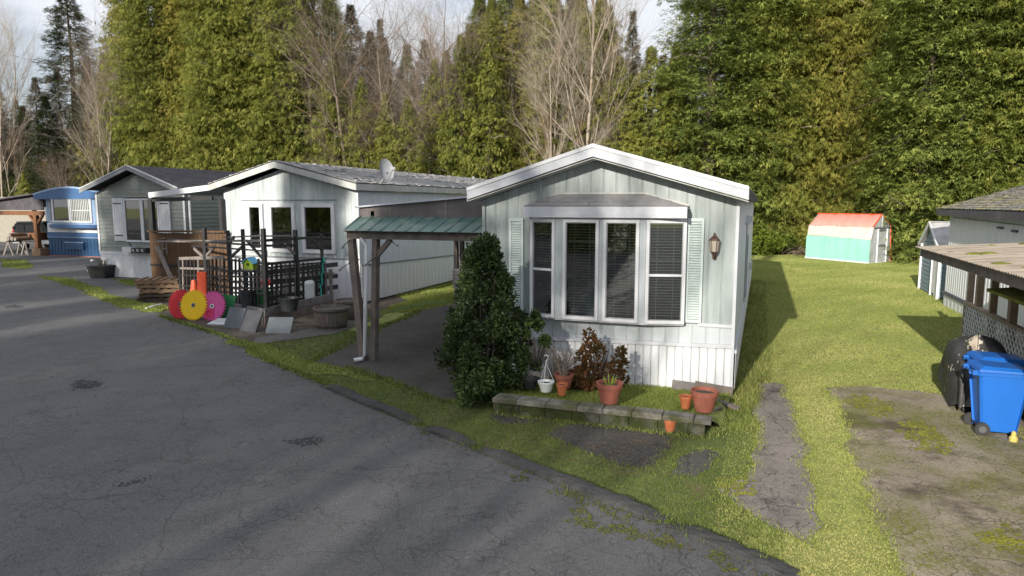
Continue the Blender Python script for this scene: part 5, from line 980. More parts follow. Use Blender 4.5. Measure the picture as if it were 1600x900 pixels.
for u, wd_ in ((1512, .09), (1526, .14), (1549, .08), (1580, .15)):
    y = py_(u); MB().box(LX-.02, LX+.09, y-wd_/2, y+wd_/2, .05, ze_-.07).build('post', 'woodt', pr)
for y in (10.4, 8, 5.5): MB().box(LX-.02, LX+.09, y-.06, y+.06, .05, ze_-.07).build('post', 'woodt', pr)
MB().bar((LX, 15.9, 1.02), (LX, 3, 1.00), .10, .05).build('hand_rail', 'woodt', pr); MB().box(LX+.0, RX-.1, 3, 15.9, .34, .40).build('deck', 'wood', pr)
MB().bar((RX-.15, 15.6, 1.0), (RX-.15, 3, 1.0), .05, .09).build('hand_rail', 'woodt', pr)
lt = MB(); ya, yb = 15.9, 9.6; zA_, zB_ = .02, 1.0; s = .165
def clipseg(y0, z0, dy, dz):
    t0, t1 = 0, 99
    for p, d, lo, hi in ((y0, dy, yb, ya), (z0, dz, zA_, zB_)):
        a, b = (lo-p)/d, (hi-p)/d; a, b = min(a, b), max(a, b); t0, t1 = max(t0, a), min(t1, b)
    return (t0, t1) if t1-t0 > .03 else None
for d in (1, -1):
    c = -2.0
    while c < 8.5:
        y0, z0 = (yb+c, zA_) if d == 1 else (yb+c, zA_)
        if d == 1: r_ = clipseg(yb+c-1.5, zA_-1.5, 1, 1)
        else: r_ = clipseg(yb+c+1.5, zA_-1.5, -1, 1)
        oy = yb+c-1.5 if d == 1 else yb+c+1.5
        if r_: lt.bar((LX-.03-.006*d, oy+d*r_[0], zA_-1.5+r_[0]), (LX-.03-.006*d, oy+d*r_[1], zA_-1.5+r_[1]), .036, .010, up=(1, 0, 0))
        c += s
lt.build('lattice', 'lattice', pr, kind='stuff')
MB().box(LX-.045, LX-.02, ya-.0, ya+.06, 0, 1.05).build('lattice_frame', 'woodt', pr); MB().box(LX-.05, LX-.02, yb, ya, -.0, .06).build('lattice_frame', 'woodt', pr)
for k in range(26): y = 9.5-k*.13; MB().box(LX-.06+(k % 2)*.01, LX-.035+(k % 2)*.01, y-.10, y, .08, .95).build('ribbed_skirt_panel', 'lattice', pr)
MB().box(LX-.12, LX-.03, 6, 9.6, .0, .07).build('base_board', 'white', pr)
# moss cushions on the porch roof
mbk = []
for i in range(34):
    y = rnd.uniform(9.0, 14.2); t = rnd.random()**1.2; x = ex_+.1+t*2.1; r = rnd.uniform(.05, .15); z = ze_+(zw-ze_)*t
    bm_ = MB(); n = 9; vs = []; 
    for q, (f, hh) in enumerate(((1, 0), (.8, .6), (.35, 1))):
        for k in range(n): a = 2*math.pi*k/n; rr = r*f*rnd.uniform(.8, 1.15); vs.append((x+rr*math.cos(a)*1.1, y+rr*math.sin(a)*1.5, z+.008+hh*r*.28))
    fs = [(q*n+k, q*n+(k+1) % n, (q+1)*n+(k+1) % n, (q+1)*n+k) for q in range(2) for k in range(n)]+[tuple(2*n+k for k in range(n))]
    bm_.add(vs, fs).build('moss_cushion', 'moss' if i % 3 else 'barrel', pr)
q = PX(1577, 436, 2.9); mo = thing('small_shelf_roof', 'small mossy board roof on a post at the right edge', 'shelf', (3.2, 9.6, 0))
MB().hexa([(3.0, 11.2, 1.78), (3.9, 11.2, 1.86), (3.9, 9.4, 1.86), (3.0, 9.4, 1.78), (3.0, 11.2, 1.82), (3.9, 11.2, 1.90), (3.9, 9.4, 1.90), (3.0, 9.4, 1.82)]).build('board', 'moss', mo)

# ---------------------------------------------------------------- bins and barbecue
def bin_thing(label, x, y, rz):
    t = thing('wheelie_bin', label, 'wheelie bin', (x, y, 0), rz, 'blue wheelie bins on the right drive'); t.scale = (.86, .86, .88)
    # body tapers; front faces -x local, wheels at back... local: width along x, depth along y
    w0, w1, d0, d1, h = .21, .285, .24, .34, .96; b = .03; vs = []
    for z, w_, d in ((.05, w0, d0), (.12, w0+.006, d0+.006), (.86, w1-.012, d1-.015), (.90, w1-.01, d1-.012), (.90, w1+.012, d1+.012), (h, w1+.012, d1+.012)):
        for sx, sy in ((-1, -1), (1, -1), (1, 1), (-1, 1)):
            for k in ((0, 1) if sx*sy > 0 else (1, 0)): vs.append((sx*(w_-(b if k == 0 else 0)), sy*(d-(b if k == 1 else 0)), z))
    n = 8; fs = [(i*n+k, i*n+(k+1) % n, (i+1)*n+(k+1) % n, (i+1)*n+k) for i in range(5) for k in range(n)]+[tuple(range(n))[::-1], tuple(5*n+k for k in range(n))]
    MB().add(vs, fs).build('bin_body', 'bin', t, world=False)
    lid = MB(); L = [(-.31, .962), (.31, .962)]
    lid.add([(-.31, -.37, .962), (.31, -.37, .962), (.31, .35, .962), (-.31, .35, .962), (-.30, -.36, .99), (.30, -.36, .99), (.30, .34, 1.005), (-.30, .34, 1.005), (-.24, -.28, 1.02), (.24, -.28, 1.02), (.24, .27, 1.045), (-.24, .27, 1.045)], [(0, 3, 2, 1), (0, 1, 5, 4), (1, 2, 6, 5), (2, 3, 7, 6), (3, 0, 4, 7), (4, 5, 9, 8), (5, 6, 10, 9), (6, 7, 11, 10), (7, 4, 8, 11), (8, 9, 10, 11)]).build('lid', 'bin', t, world=False)
    MB().tube([(-.22, .39, .93), (.22, .39, .93)], .018, 8).box(-.24, -.20, .33, .41, .90, .97).box(.20, .24, .33, .41, .90, .97).build('handle', 'bin', t, world=False)
    for s in (-1, 1):
        wv = MB().tube([(s*.24, .24, .10), (s*.29, .24, .10)], .10, 20).build('wheel', 'rubber', t, world=False); MB().tube([(s*.285, .24, .10), (s*.297, .24, .10)], .052, 12).build('wheel_hub', 'hub', wv, world=False)
    MB().tube([(-.24, .24, .10), (.24, .24, .10)], .012, 6).build('axle', 'rubber', t, world=False)
    MB().box(-.06, .06, -.352, -.30, .80, .84).build('lid_catch', 'bin', t, world=False)
    return t
b1x, b1y = G(1552, 684)
bin_thing('blue wheelie bin standing nearest the camera on the right drive', b1x+.08, b1y+.28, math.radians(92))
bin_thing('blue wheelie bin mostly hidden behind the nearest bin', b1x+.24, b1y+.93, math.radians(95))
# covered barbecue
bq = thing('covered_barbecue', 'barbecue under a torn black cover between lawn and lattice', 'barbecue', (3.1, 11.75, 0), math.radians(90))
prof = [(-.72, .62), (-.74, .74), (-.55, .92), (-.22, 1.14), (.10, 1.18), (.42, 1.05), (.60, .85), (.70, .60)]
n = 22; r = random.Random(5); vs = []; rows = [(0, 1.0), (.30, .98), (.62, .9), (.85, .66), (1.0, .25)]
def cov(a, f):
    # superellipse plan, dome above, folds below
    ca, sa = math.cos(a), math.sin(a); e = .42; x = .70*math.copysign(abs(ca)**e, ca); y = .36*math.copysign(abs(sa)**e, sa); return x, y
N2 = 48
lv_ = [(.20, 1.02), (.45, 1.0), (.70, .98), (.84, .97), (.97, .84), (1.05, .55), (1.08, .22), (1.085, .02)]
for i, (z, f) in enumerate(lv_):
    for k in range(N2):
        a = 2*math.pi*k/N2; x, y = cov(a, f); fold = 1+(.09 if z < .8 else .03)*math.sin(a*8+z*3+math.sin(a*3))+r.uniform(-.01, .01); zz = z
        if i == 0: zz = .22+.16*math.sin(a*2+1.0)+.05*math.sin(a*7)
        vs.append((x*f*fold, y*f*fold, zz+(.05*math.sin(x*4+1) if z > .9 else 0)-(.22*(x/.7)**2 if z > .6 else 0)-.06*z))
fs = [(i*N2+k, i*N2+(k+1) % N2, (i+1)*N2+(k+1) % N2, (i+1)*N2+k) for i in range(len(lv_)-1) for k in range(N2)]+[tuple((len(lv_)-1)*N2+k for k in range(N2))]
MB().add(vs, fs).build('cover', 'tarpb', bq, world=False, smooth=True)
MB().box(-.55, .60, -.27, .27, .10, .62).build('cabinet', 'bbqw', bq, world=False)
for x in (-.5, .55):
    for y in (-.24, .24): MB().tube([(x, y-.02, .05), (x, y+.02, .05)], .05, 10).build('caster', 'rubber', bq, world=False)
o = MB().lathe([(.045, 0), (.05, .05), (.028, .08), (.03, .10), (.02, .13), (.002, .14)], n=10).build('garden_figure', 'flowyel'); o.location = (*G(1583, 690), 0); tag(o, 'tiny yellowish figure at the foot of the nearest bin', 'ornament')
# ================================================================== VEGETATION
def fronds(r, P, D, L, W, tint, n=5, hang=.3):
    """small flat sprays: at points P (k,3) in directions D, n leaf triangles each, fanned out"""
    k = len(P); D = D/np.linalg.norm(D, axis=1, keepdims=True)
    up = np.array([0, 0, 1.0]); Sd = np.cross(D, up); Sd /= np.linalg.norm(Sd, axis=1, keepdims=True)+1e-6
    Nn = np.cross(Sd, D); roll = r.uniform(-.9, .9, (k, 1)); Sd = Sd*np.cos(roll)+Nn*np.sin(roll)
    V = np.empty((k, n, 3, 3)); 
    for i in range(n):
        f = (i/(n-1)-.5)*2 if n > 1 else 0
        ang = f*.95+r.uniform(-.2, .2, (k, 1)); d = D*np.cos(ang)+Sd*np.sin(ang); d[:, 2] -= hang*np.abs(f)*.5+r.uniform(-.1, .25, k)
        b = P+D*(L*(.28*(1-abs(f))))[:, None]
        l = (L*(1-.35*abs(f))*r.uniform(.7, 1.15, k))[:, None]; s = np.cross(d, Nn); s /= np.linalg.norm(s, axis=1, keepdims=True)+1e-6
        w_ = (W*r.uniform(.7, 1.2, k))[:, None]
        V[:, i, 0] = b-s*w_*.5+d*l*.25; V[:, i, 1] = b+s*w_*.5+d*l*.3; V[:, i, 2] = b+d*l
    T = np.repeat(tint, n); return V.reshape(-1, 3), T
def crown(seed, H, R, style, nb, ns, m, z0=.04, name='crown'):
    r = np.random.default_rng(seed); Vs = []; Ts = []; Bz = []; bv, bf = [], []
    lump = r.uniform(0, 6.28, 6)
    for i in range(nb):
        t = z0+(1-z0)*(r.random()**(1.08)); az = r.uniform(0, 2*math.pi)
        if style == 'cedar': prof = (1-t**1.9)*.9+.13; 
        elif style == 'fir': prof = (1-t)**.78+.05
        else: prof = (1-t)**.9+.04
        prof *= .86+.16*math.sin(az*2+lump[0]+t*5)+.14*math.sin(az*3+lump[1]-t*9)
        prof *= min(1, (1-t)*7+.12)
        Lb = R*prof*r.uniform(.62, 1.12); z = H*t
        k = max(3, int(ns*(.35+.65*Lb/R))); s = r.uniform(.28, 1.0, k)**.8
        out = np.array([math.cos(az), math.sin(az), 0]); sid = np.array([-math.sin(az), math.cos(az), 0])
        dr = {'cedar': .42, 'fir': .28, 'spruce': .34}[style]*r.uniform(.6, 1.4); upt = .18 if style == 'cedar' else .08
        zz = -dr*Lb*s**1.3+upt*Lb*s**3+ (Lb*.25*s if t > .75 else 0)
        wd = r.uniform(-1, 1, k)*(.22*Lb*(1.2-s)+.16)
        P = np.outer(s*Lb, out)+np.outer(wd, sid); P[:, 2] += z+zz-np.abs(wd)*.25+r.uniform(-.16, .16, k)
        if style == 'cedar': D = out[None]*.55+np.outer(np.sign(wd)*.5, sid)+r.normal(0, .25, (k, 3)); D[:, 2] -= r.uniform(.3, 1.3, k)
        else: D = out[None]*.9+np.outer(np.sign(wd)*.6, sid)+r.normal(0, .2, (k, 3)); D[:, 2] -= r.uniform(-.1, .45, k)
        sc = {'cedar': .215, 'fir': .27, 'spruce': .32}[style]
        bt = r.uniform(-.18, .22)
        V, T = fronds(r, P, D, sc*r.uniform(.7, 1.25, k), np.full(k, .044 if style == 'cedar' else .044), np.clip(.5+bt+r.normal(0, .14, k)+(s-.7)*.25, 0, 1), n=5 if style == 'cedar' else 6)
        Vs.append(V); Ts.append(T)
    V = np.concatenate(Vs); F = np.arange(len(V)).reshape(-1, 3)
    return npmesh(name, V, F, m, np.concatenate(Ts))
def trunkmesh(seed, H, r0, m, nb=0, R=2.0, dead=0):
    r = random.Random(seed); mb = MB(); pts = [(r.uniform(-.05, .05), r.uniform(-.05, .05), H*t) for t in (0, .03, .15, .35, .55, .75, .97)]
    mb.tube(pts, [r0*1.5, r0*1.1, r0, r0*.8, r0*.55, r0*.3, .02], 8)
    for i in range(nb):
        t = r.uniform(.06, .9); a = r.uniform(0, 6.28); L = R*(1-t*.85)*r.uniform(.6, 1.0); z = H*t; c, s = math.cos(a), math.sin(a)
        mb.tube([(0, 0, z), (c*L*.5, s*L*.5, z-.05*L), (c*L, s*L, z-.25*L)], [.05, .03, .008], 4, False)
    for i in range(dead):
        t = r.uniform(.03, .75); a = r.uniform(0, 6.28); L = R*(1.12-t*.7)*r.uniform(.85, 1.25); z = H*t; c, s = math.cos(a), math.sin(a); q = [(0, 0, z)]
        for k in range(1, 5): q.append((c*L*k/4+r.uniform(-.2, .2), s*L*k/4+r.uniform(-.2, .2), z+L*(.10*k/4+r.uniform(-.08, .06))))
        mb.tube(q, [.045, .038, .03, .02, .008], 4, False)
        for k in range(3): b = Vector(q[2+k % 3]); mb.tube([b, b+Vector((c+r.uniform(-.8, .8), s+r.uniform(-.8, .8), r.uniform(-.4, .6)))*.6], [.016, .005], 3, False)
    o = mb.build('trunk', m); me = o.data; bpy.data.objects.remove(o); return me
protos = {}
high = (crown(300, 25, 3.3, 'cedar', 420, 26, 'fir', z0=.53), trunkmesh(77, 25, .3, 'bark', 0, 3), 25, 3.3, None)
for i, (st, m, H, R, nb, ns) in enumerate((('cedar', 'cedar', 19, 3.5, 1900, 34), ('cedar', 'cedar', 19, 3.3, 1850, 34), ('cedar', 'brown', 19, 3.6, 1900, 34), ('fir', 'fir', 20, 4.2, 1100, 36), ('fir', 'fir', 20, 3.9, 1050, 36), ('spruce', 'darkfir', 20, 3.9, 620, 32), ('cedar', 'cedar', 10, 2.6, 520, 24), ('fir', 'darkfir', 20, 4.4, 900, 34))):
    protos[i] = (crown(100+i, H, R, st, nb, ns, m), trunkmesh(i, H, .26, 'bark', 40, R), H, R, trunkmesh(50+i, H, .02, 'twig', 0, R*.85, 9))
def tree(k, x, y, s, label, rz=None, sz=None, group=None, name=None, dead=True, z=0):
    rz = rnd.uniform(0, 6.28) if rz is None else rz; c, t, H, R, dd = protos[k]
    n = name or {0: 'cedar_tree', 1: 'cedar_tree', 2: 'cedar_tree', 3: 'fir_tree', 4: 'fir_tree', 5: 'spruce_tree', 6: 'cedar_tree', 7: 'fir_tree'}[k]
    r = thing(n, label, 'tree', (x, y, z), rz, group); r.scale = (s, s, sz or s)
    obj('crown', c, r); obj('trunk', t, r)
    if dead: o = obj('dead_branches', dd, r)
    return r
def TX(u, Y): r = ray(u, 318); return r[0]/r[1]*Y
def TH(u, v, Y): return PY(u, v, Y)[1]        # height of a point seen at (u, v) at depth Y
# bare deciduous trees
def bare(seed, H, r0, m, spread=.5, levels=5, stems=1, twigs=2.4):
    r = random.Random(seed); V = []; F = []; n3 = 3
    def seg(a, b, ra, rb, n):
        d = (b-a); 
        if d.length < 1e-4: return
        d.normalize(); u = Vector((0, 0, 1)) if abs(d.z) < .9 else Vector((1, 0, 0)); x = d.cross(u).normalized(); y = x.cross(d); base = len(V)
        for p, q in ((a, ra), (b, rb)):
            for k in range(n): g = 2*math.pi*k/n; V.append(p+(x*math.cos(g)+y*math.sin(g))*q)
        for k in range(n): j = (k+1) % n; F.append((base+k, base+j, base+n+j)); F.append((base+k, base+n+j, base+n+k))
    def grow(p, d, L, rad, lev):
        k = 5 if lev == 0 else 3; q = p; dd = d.copy(); 
        for i in range(k):
            dd = (dd+Vector((r.uniform(-1, 1), r.uniform(-1, 1), r.uniform(-.6, .9)))*(.07 if lev == 0 else .16)).normalized(); q2 = q+dd*(L/k); ra = rad*(1-.62*i/k); rb = rad*(1-.62*(i+1)/k)
            seg(q, q2, ra, rb, 6 if lev == 0 else (4 if lev == 1 else 3)); q = q2
            if lev < levels-1:
                nn = {0: 5, 1: 3, 2: 3}.get(lev, 2)
                if lev == 0 and i < 1: nn = 2
                for _ in range(nn):
                    a = r.uniform(0, 6.28); u = Vector((0, 0, 1)) if abs(dd.z) < .9 else Vector((1, 0, 0)); x = dd.cross(u).normalized(); y = x.cross(dd)
                    side = x*math.cos(a)+y*math.sin(a); nd = (dd*r.uniform(.5, 1.0)+side*spread*r.uniform(.7, 1.6)); nd.z += .15; grow(q2, nd.normalized(), L*r.uniform(.34, .56)*(1 if lev else .8), rb*r.uniform(.4, .6), lev+1)
    for sidx in range(stems):
        d = Vector((r.uniform(-.18, .18)*(stems > 1), r.uniform(-.18, .18)*(stems > 1), 1)).normalized(); grow(Vector((r.uniform(-.3, .3)*(stems > 1), r.uniform(-.3, .3)*(stems > 1), 0)), d, H*r.uniform(.82, .95), r0*r.uniform(.8, 1.1), 0)
    return npmesh('trunk', np.array([tuple(v) for v in V]), np.array(F), m)
bmesh_ = [bare(11, 16, .17, 'barkp', .55, 5), bare(12, 15, .20, 'barkr', .75, 5, 2), bare(13, 14, .13, 'twig', .6, 5, 3), bare(14, 12, .10, 'barkp', .45, 5, 2), bare(15, 15, .22, 'barkr', .9, 5)]
print('bare tris', [len(m.polygons) for m in bmesh_])
def btree(k, x, y, s, label, rz=None, sz=None, name='bare_tree', tilt=(0, 0)):
    o = obj(name, bmesh_[k], None, (x, y, 0)); o.rotation_euler = (tilt[0], tilt[1], rnd.uniform(0, 6.28) if rz is None else rz); o.scale = (s, s, sz or s); return tag(o, label, 'tree')

# front row, left to right (proto, u, depth, scale)
rows = [
 (2, 218, 47, .95, 'yellow brown cedar at the left end of the dense tree wall'),
 (0, 262, 44, 1.0, 'olive cedar behind the ridge of the grey sided home'),
 (2, 312, 45.5, 1.08, 'tawny cedar between the grey home and home two'),
 (1, 360, 44, 1.05, 'bright green cedar left of the satellite dish home ridge'),
 (0, 408, 45, 1.1, 'broad green cedar above home two ridge'),
 (1, 455, 44.5, 1.0, 'green cedar at the edge of the bare alders'),
 (3, 500, 47, .9, 'dark fir standing behind the leftmost bare alder'),
 (0, 770, 45, .88, 'yellow green cedar right of the bare alders, left of the main roof'),
 (2, 812, 46, .9, 'tawny cedar behind the left slope of the main roof'),
 (0, 735, 46, .80, 'cedar filling the gap right of the leaning alder'), (1, 838, 47, .95, 'green cedar just left of the many stemmed bare tree'), (1, 862, 45, .92, 'cedar behind the tall pale bare tree'),
 (0, 905, 47, .90, 'olive cedar above the main roof ridge'),
 (1, 935, 46, .88, 'cedar between main roof ridge and the young pointed cedars'), (3, 535, 49, .66, 'mid height fir at the left of the bare alders'), (0, 575, 48, .62, 'mid height cedar under the reddish alder'), (4, 612, 49, .64, 'mid height fir above the roof vents'), (3, 650, 48.5, .60, 'dusky fir in the middle of the bare alders'), (0, 690, 48, .60, 'mid height cedar under the leaning alder'), (6, 528, 42.2, .95, 'low bushy cedar at the left foot of the bare alders'), (6, 570, 42.0, .80, 'low cedar directly behind the satellite dish'), (6, 606, 42.0, .72, 'low cedar right of the satellite dish'), (6, 640, 41.8, .70, 'low cedar above the home two roof vents'), (6, 682, 41.8, .85, 'low bright cedar under the leaning alder'), (6, 722, 41.8, .95, 'low bright cedar left of the main roof eave'), (6, 765, 41.8, .9, 'low bright cedar at the left end of the main roof'), (6, 965, 43.5, 1.18, 'young pointed cedar with drooping tip left of the sky gap'),
 (6, 1012, 43.5, 1.22, 'young bright cedar with drooping tip under the sky gap'),
 (2, 1050, 46, .68, 'short tawny cedar filling in below the sky gap'),
 (3, 1105, 45, 1.05, 'big dark green fir right of the sky gap'),
 (4, 1160, 47, 1.15, 'tall fir with white dead branches right of the big fir'),
 (0, 1205, 48.5, 1.05, 'yellow green cedar above the far end of the lawn'),
 (2, 1255, 50, 1.12, 'tawny cedar behind the left end of the greenhouse'),
 (1, 1305, 50, 1.1, 'golden green cedar directly above the greenhouse'),
 (2, 1350, 50, 1.15, 'tawny cedar behind the right half of the greenhouse'),
 (0, 1390, 49.5, 1.1, 'cedar right of the greenhouse end door'),
 (4, 1440, 43.5, 1.05, 'blue green fir with sweeping boughs behind the shed'),
 (3, 1500, 42.5, 1.05, 'dark fir with layered boughs above the right home roof'),
 (0, 1555, 43, 1.1, 'bright cedar above the mossy roof at the right'),
 (4, 1610, 42, 1.1, 'fir leaning in at the right edge of the picture'),
 (1, 1680, 43, 1.1, 'cedar beyond the right edge'),
]
for k, u, Y, s, l in rows:
    big = u < 520 or u > 1090; tree(k, TX(u, Y), Y, s*(1.38 if big else 1.16), l, sz=s*(1.5 if big else (1.45 if k == 6 and not 950 < u < 1030 else 1.02)))
# second row fills the gaps behind
r2 = [(5, 235, 53, 1.0), (3, 285, 52, 1.1), (4, 340, 53, 1.1), (3, 390, 52, 1.1), (5, 440, 53, 1.1), (3, 480, 54, .95), (4, 525, 52, .95), (7, 556, 55, .92), (3, 585, 54, .80), (7, 605, 60, .84), (4, 640, 56, .76), (7, 668, 55, .76), (3, 700, 54, .70), (7, 725, 56, .70), (4, 752, 52, .88),
      (3, 795, 53, .95), (4, 840, 54, .92), (5, 890, 53, .85), (4, 940, 52, .62), (3, 985, 52, .60), (5, 1030, 53, .62), (3, 1080, 52, .95), (5, 1130, 53, 1.2), (3, 1185, 52, 1.1), (4, 1235, 53, 1.15), (3, 1285, 52, 1.2), (4, 1330, 53, 1.1), (5, 1375, 52, 1.2), (3, 1420, 51, 1.1), (5, 1470, 51, 1.2), (4, 1530, 51, 1.2), (3, 1590, 50, 1.2)]
nm = ['slender', 'broad', 'dark', 'shaded', 'ragged', 'narrow']
for i, (k, u, Y, s) in enumerate(r2):
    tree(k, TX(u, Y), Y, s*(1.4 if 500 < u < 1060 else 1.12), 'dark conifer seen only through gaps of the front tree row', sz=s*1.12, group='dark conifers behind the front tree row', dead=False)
# pointed spruces against the sky
for u, v, Y, s, l in ((983, 18, 62, 0, 'small pointed spruce top standing clear against the sky gap'), (948, 10, 66, 0, 'hazy bare topped spruce left of the pointed one'), (600, 30, 70, 0, 'grey green spruce top behind the bare alders')):
    h = TH(u, v, Y); tree(5, TX(u, Y), Y, h/20*.95, l, sz=h/20, dead=False)
# left end: dark trees, birches, shrubs behind the blue home
left = [(7, 4, 44, .64, 'broad dark fir low at the far left edge'), (3, 48, 45.5, .60, 'broad dusky fir above the dark carport roof'), (7, 84, 44, .62, 'broad dark fir just left of the blue arched roof'), (7, 140, 45, .66, 'broad dark fir rising behind the blue arched roof'), (3, 182, 44.5, .60, 'broad dusky fir behind the grey home gable peak'), (7, 10, 48, .78, 'dark low fir at the far left behind the carport'), (7, 38, 52, .70, 'dim green fir behind the carport roof'), (7, 70, 47, .74, 'dark fir clump behind the blue home left end'), (7, 105, 49, .80, 'dark fir above the blue arched roof'), (6, 40, 41, .55, 'low green cedar bush by the carport roof'),
        (7, 150, 50, .82, 'dark conifer between blue home and grey home'), (7, 178, 49, .85, 'dark conifer behind the grey home gable'), (3, 205, 47, .85, 'shaded fir left of the tree wall'), (7, 128, 50, 0, 'tall dark fir standing alone against the white sky at the left')]
for k, u, Y, s, l in left:
    if s == 0: s = TH(u, -60, Y)/20*.95; tree(k, TX(u, Y), Y, s*1.35, l, sz=s); continue
    tree(k, TX(u, Y), Y, s*(1.45 if 'broad' in l else 1.1), l, sz=s)
for k, u, Y, s, l, sz in ((3, 8, 43, 1.15, 'tall pale birch trunk at the left edge', 1.4), (3, 28, 44, 1.0, 'slim birch beside the left edge birch', 1.35), (3, 170, 43, .8, 'bare sapling by the left end of the tree wall', 1.1), (2, 190, 46, .8, 'tall thin grey bare tree left of the tree wall', 1.1), (1, 110, 41, .45, 'arching bare branches above the blue home', .42),
        (1, 560, 43.0, .95, 'stout reddish bare alder left of the dish', 1.0), (4, 600, 43.5, .85, 'spreading reddish alder above the satellite dish', .95), (0, 662, 44, .85, 'pale straight alder in the bare group', .90), (4, 705, 42.5, .92, 'leaning alder with orange lichen on its trunk', .9), (1, 745, 44, .8, 'dark twigged alder at the right of the bare group', .85), (2, 640, 46, .95, 'fine grey alder against the white sky', 1.0),
        (0, 905, 42, .95, 'tall white trunked bare tree behind the main roof', 1.08), (3, 868, 42.5, .8, 'many stemmed pale bare tree left of the white trunk', 1.1), (3, 930, 43, 1.0, 'pale forked sapling right of the white trunk', 1.1),):
    btree(k, TX(u, Y), Y, s, l, sz=sz)
# far mass of forest behind everything: one object
Vs, Fs, Ts = [], [], []; rr = np.random.default_rng(5)
for i in range(70):
    H = rr.uniform(9, 13); R = rr.uniform(2.5, 4); x = -120+i*2.6+rr.uniform(-1, 1); y = rr.uniform(60, 74); nb = 900
    if x > 4: H += 7
    t = rr.random(nb); az = rr.uniform(0, 6.28, nb); L = R*(1-t)**.8*rr.uniform(.5, 1.1, nb)+.1
    P = np.stack([x+L*np.cos(az), y+L*np.sin(az), H*t], 1); D = np.stack([np.cos(az), np.sin(az), -.5+0*az], 1)
    V, T = fronds(rr, P, D, np.full(nb, 1.0), np.full(nb, .32), np.clip(.4+rr.normal(0, .2, nb), 0, 1), n=4); Vs.append(V); Ts.append(T)
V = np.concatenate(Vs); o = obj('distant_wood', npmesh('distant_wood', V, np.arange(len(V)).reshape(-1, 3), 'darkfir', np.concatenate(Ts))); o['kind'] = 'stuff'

# leafy bushes made of small leaves
def bush_mesh(seed, H, R, m, n=9000, leaf=.05, cone=True, clumps=60, name='foliage', zb=0.0, aspect=.55, asym=0, cents=None):
    r = np.random.default_rng(seed); C_ = []
    for i in range(clumps):
        t = r.random()**.9; az = r.uniform(0, 6.28); prof = (1-t)**.6 if cone else math.sqrt(max(.02, 1-(2*t-1)**2)); prof = min(1, prof+.12)
        if cone: prof *= min(1, .55+t*3)
        q = R*prof*r.uniform(.45, 1.0); C_.append((q*math.cos(az)+asym*(1-t), q*math.sin(az), zb+H*(.04+.92*t), R*r.uniform(.20, .36)*(.55+.45*(1-t))))
    if cents: C_ = cents; clumps = len(cents)
    C_ = np.array(C_); idx = r.integers(0, clumps, n); d = r.normal(0, 1, (n, 3)); d /= np.linalg.norm(d, axis=1, keepdims=True); rad = r.random(n)**.35
    P = C_[idx, :3]+d*(C_[idx, 3]*rad)[:, None]; P[:, 2] = np.maximum(P[:, 2], .03); D = d+r.normal(0, .5, (n, 3)); D[:, 2] += .2; D /= np.linalg.norm(D, axis=1, keepdims=True)
    Sx = np.cross(D, r.normal(0, 1, (n, 3))); Sx /= np.linalg.norm(Sx, axis=1, keepdims=True); L = (leaf*r.uniform(.7, 1.3, n))[:, None]; W = L*aspect*.5; Nn = np.cross(D, Sx)
    V = np.stack([P, P+D*L*.5+Sx*W+Nn*W*.3, P+D*L, P+D*L*.5-Sx*W+Nn*W*.3], 1).reshape(-1, 3); b = np.arange(n)[:, None]*4
    F = np.concatenate([b+np.array([[0, 1, 2]]), b+np.array([[0, 2, 3]])], 1).reshape(-1, 3)
    T = np.clip(.42+r.uniform(-.2, .2, clumps)[idx]+r.normal(0, .15, n), 0, 1); return npmesh(name, V, F, m, np.repeat(T, 2))
def bush(name, label, x, y, z, mesh, m_st='bark', H=1.5, R=.6, s=1, group=None, stems=7):
    t = thing(name, label, 'shrub', (x, y, z), rnd.uniform(0, 6), group); t.scale = (s, s, s); obj('foliage', mesh, t); mb = MB()
    for k in range(stems): a = k*6.28/stems; mb.tube([(0, 0, -.05), (math.cos(a)*R*.2, math.sin(a)*R*.2, H*.4), (math.cos(a+.4)*R*.4, math.sin(a)*R*.4, H*.85)], [.025, .016, .005], 4, False)
    mb.build('stems', m_st, t, world=False); return t
hx_, hy_ = G(752, 634)
t = bush('holly_bush', 'tall dark green holly bush at the left corner of the pale green home', hx_-.02, hy_+.22, 0, bush_mesh(3, 2.55, .66, 'holly', 24000, .058, True, 130), H=2.3, R=.7); t.rotation_euler = (0, 0, 0)
hb2 = bush('holly_bush', 'smaller lower holly growth merging left of the tall holly', hx_-.30, hy_+.42, 0, bush_mesh(4, 1.15, .48, 'holly', 8000, .055, False, 46), H=.9, R=.5)
bush('holly_bush', 'holly growth reaching right across the bay window corner', hx_+.40, hy_+.75, .1, bush_mesh(5, 1.30, .40, 'holly', 5500, .055, False, 34), H=1.5, R=.4)
rx, ry = G(943, 606, .2)
bush('rusty_shrub', 'shrub with rust coloured leaves against the white skirting', rx-.12, ry+.15, .15, bush_mesh(6, .86, .42, 'rust', 1500, .062, False, 26, aspect=.7, cents=[(-.16, 0, .84, .08), (-.14, .02, .74, .10), (-.06, 0, .66, .09), (-.18, 0, .60, .10), (-.26, .02, .50, .09), (.02, 0, .60, .07), (-.10, 0, .48, .10), (-.30, 0, .36, .10), (-.18, 0, .32, .12), (-.02, 0, .32, .12), (.12, .02, .30, .10), (.24, 0, .36, .09), (.32, 0, .50, .08), (.34, .02, .60, .06), (.38, 0, .38, .08), (.30, 0, .24, .10), (.10, 0, .16, .13), (-.12, 0, .16, .14), (-.28, 0, .18, .11), (.38, 0, .16, .08)]), H=.75, R=.45).rotation_euler = (0, 0, 0)
bush('rusty_shrub', 'low green and rust shrub between the terracotta pots', rx-.38, ry-.02, .15, bush_mesh(7, .30, .28, 'rust', 700, .06, False, 12, aspect=.7), H=.25, R=.2)
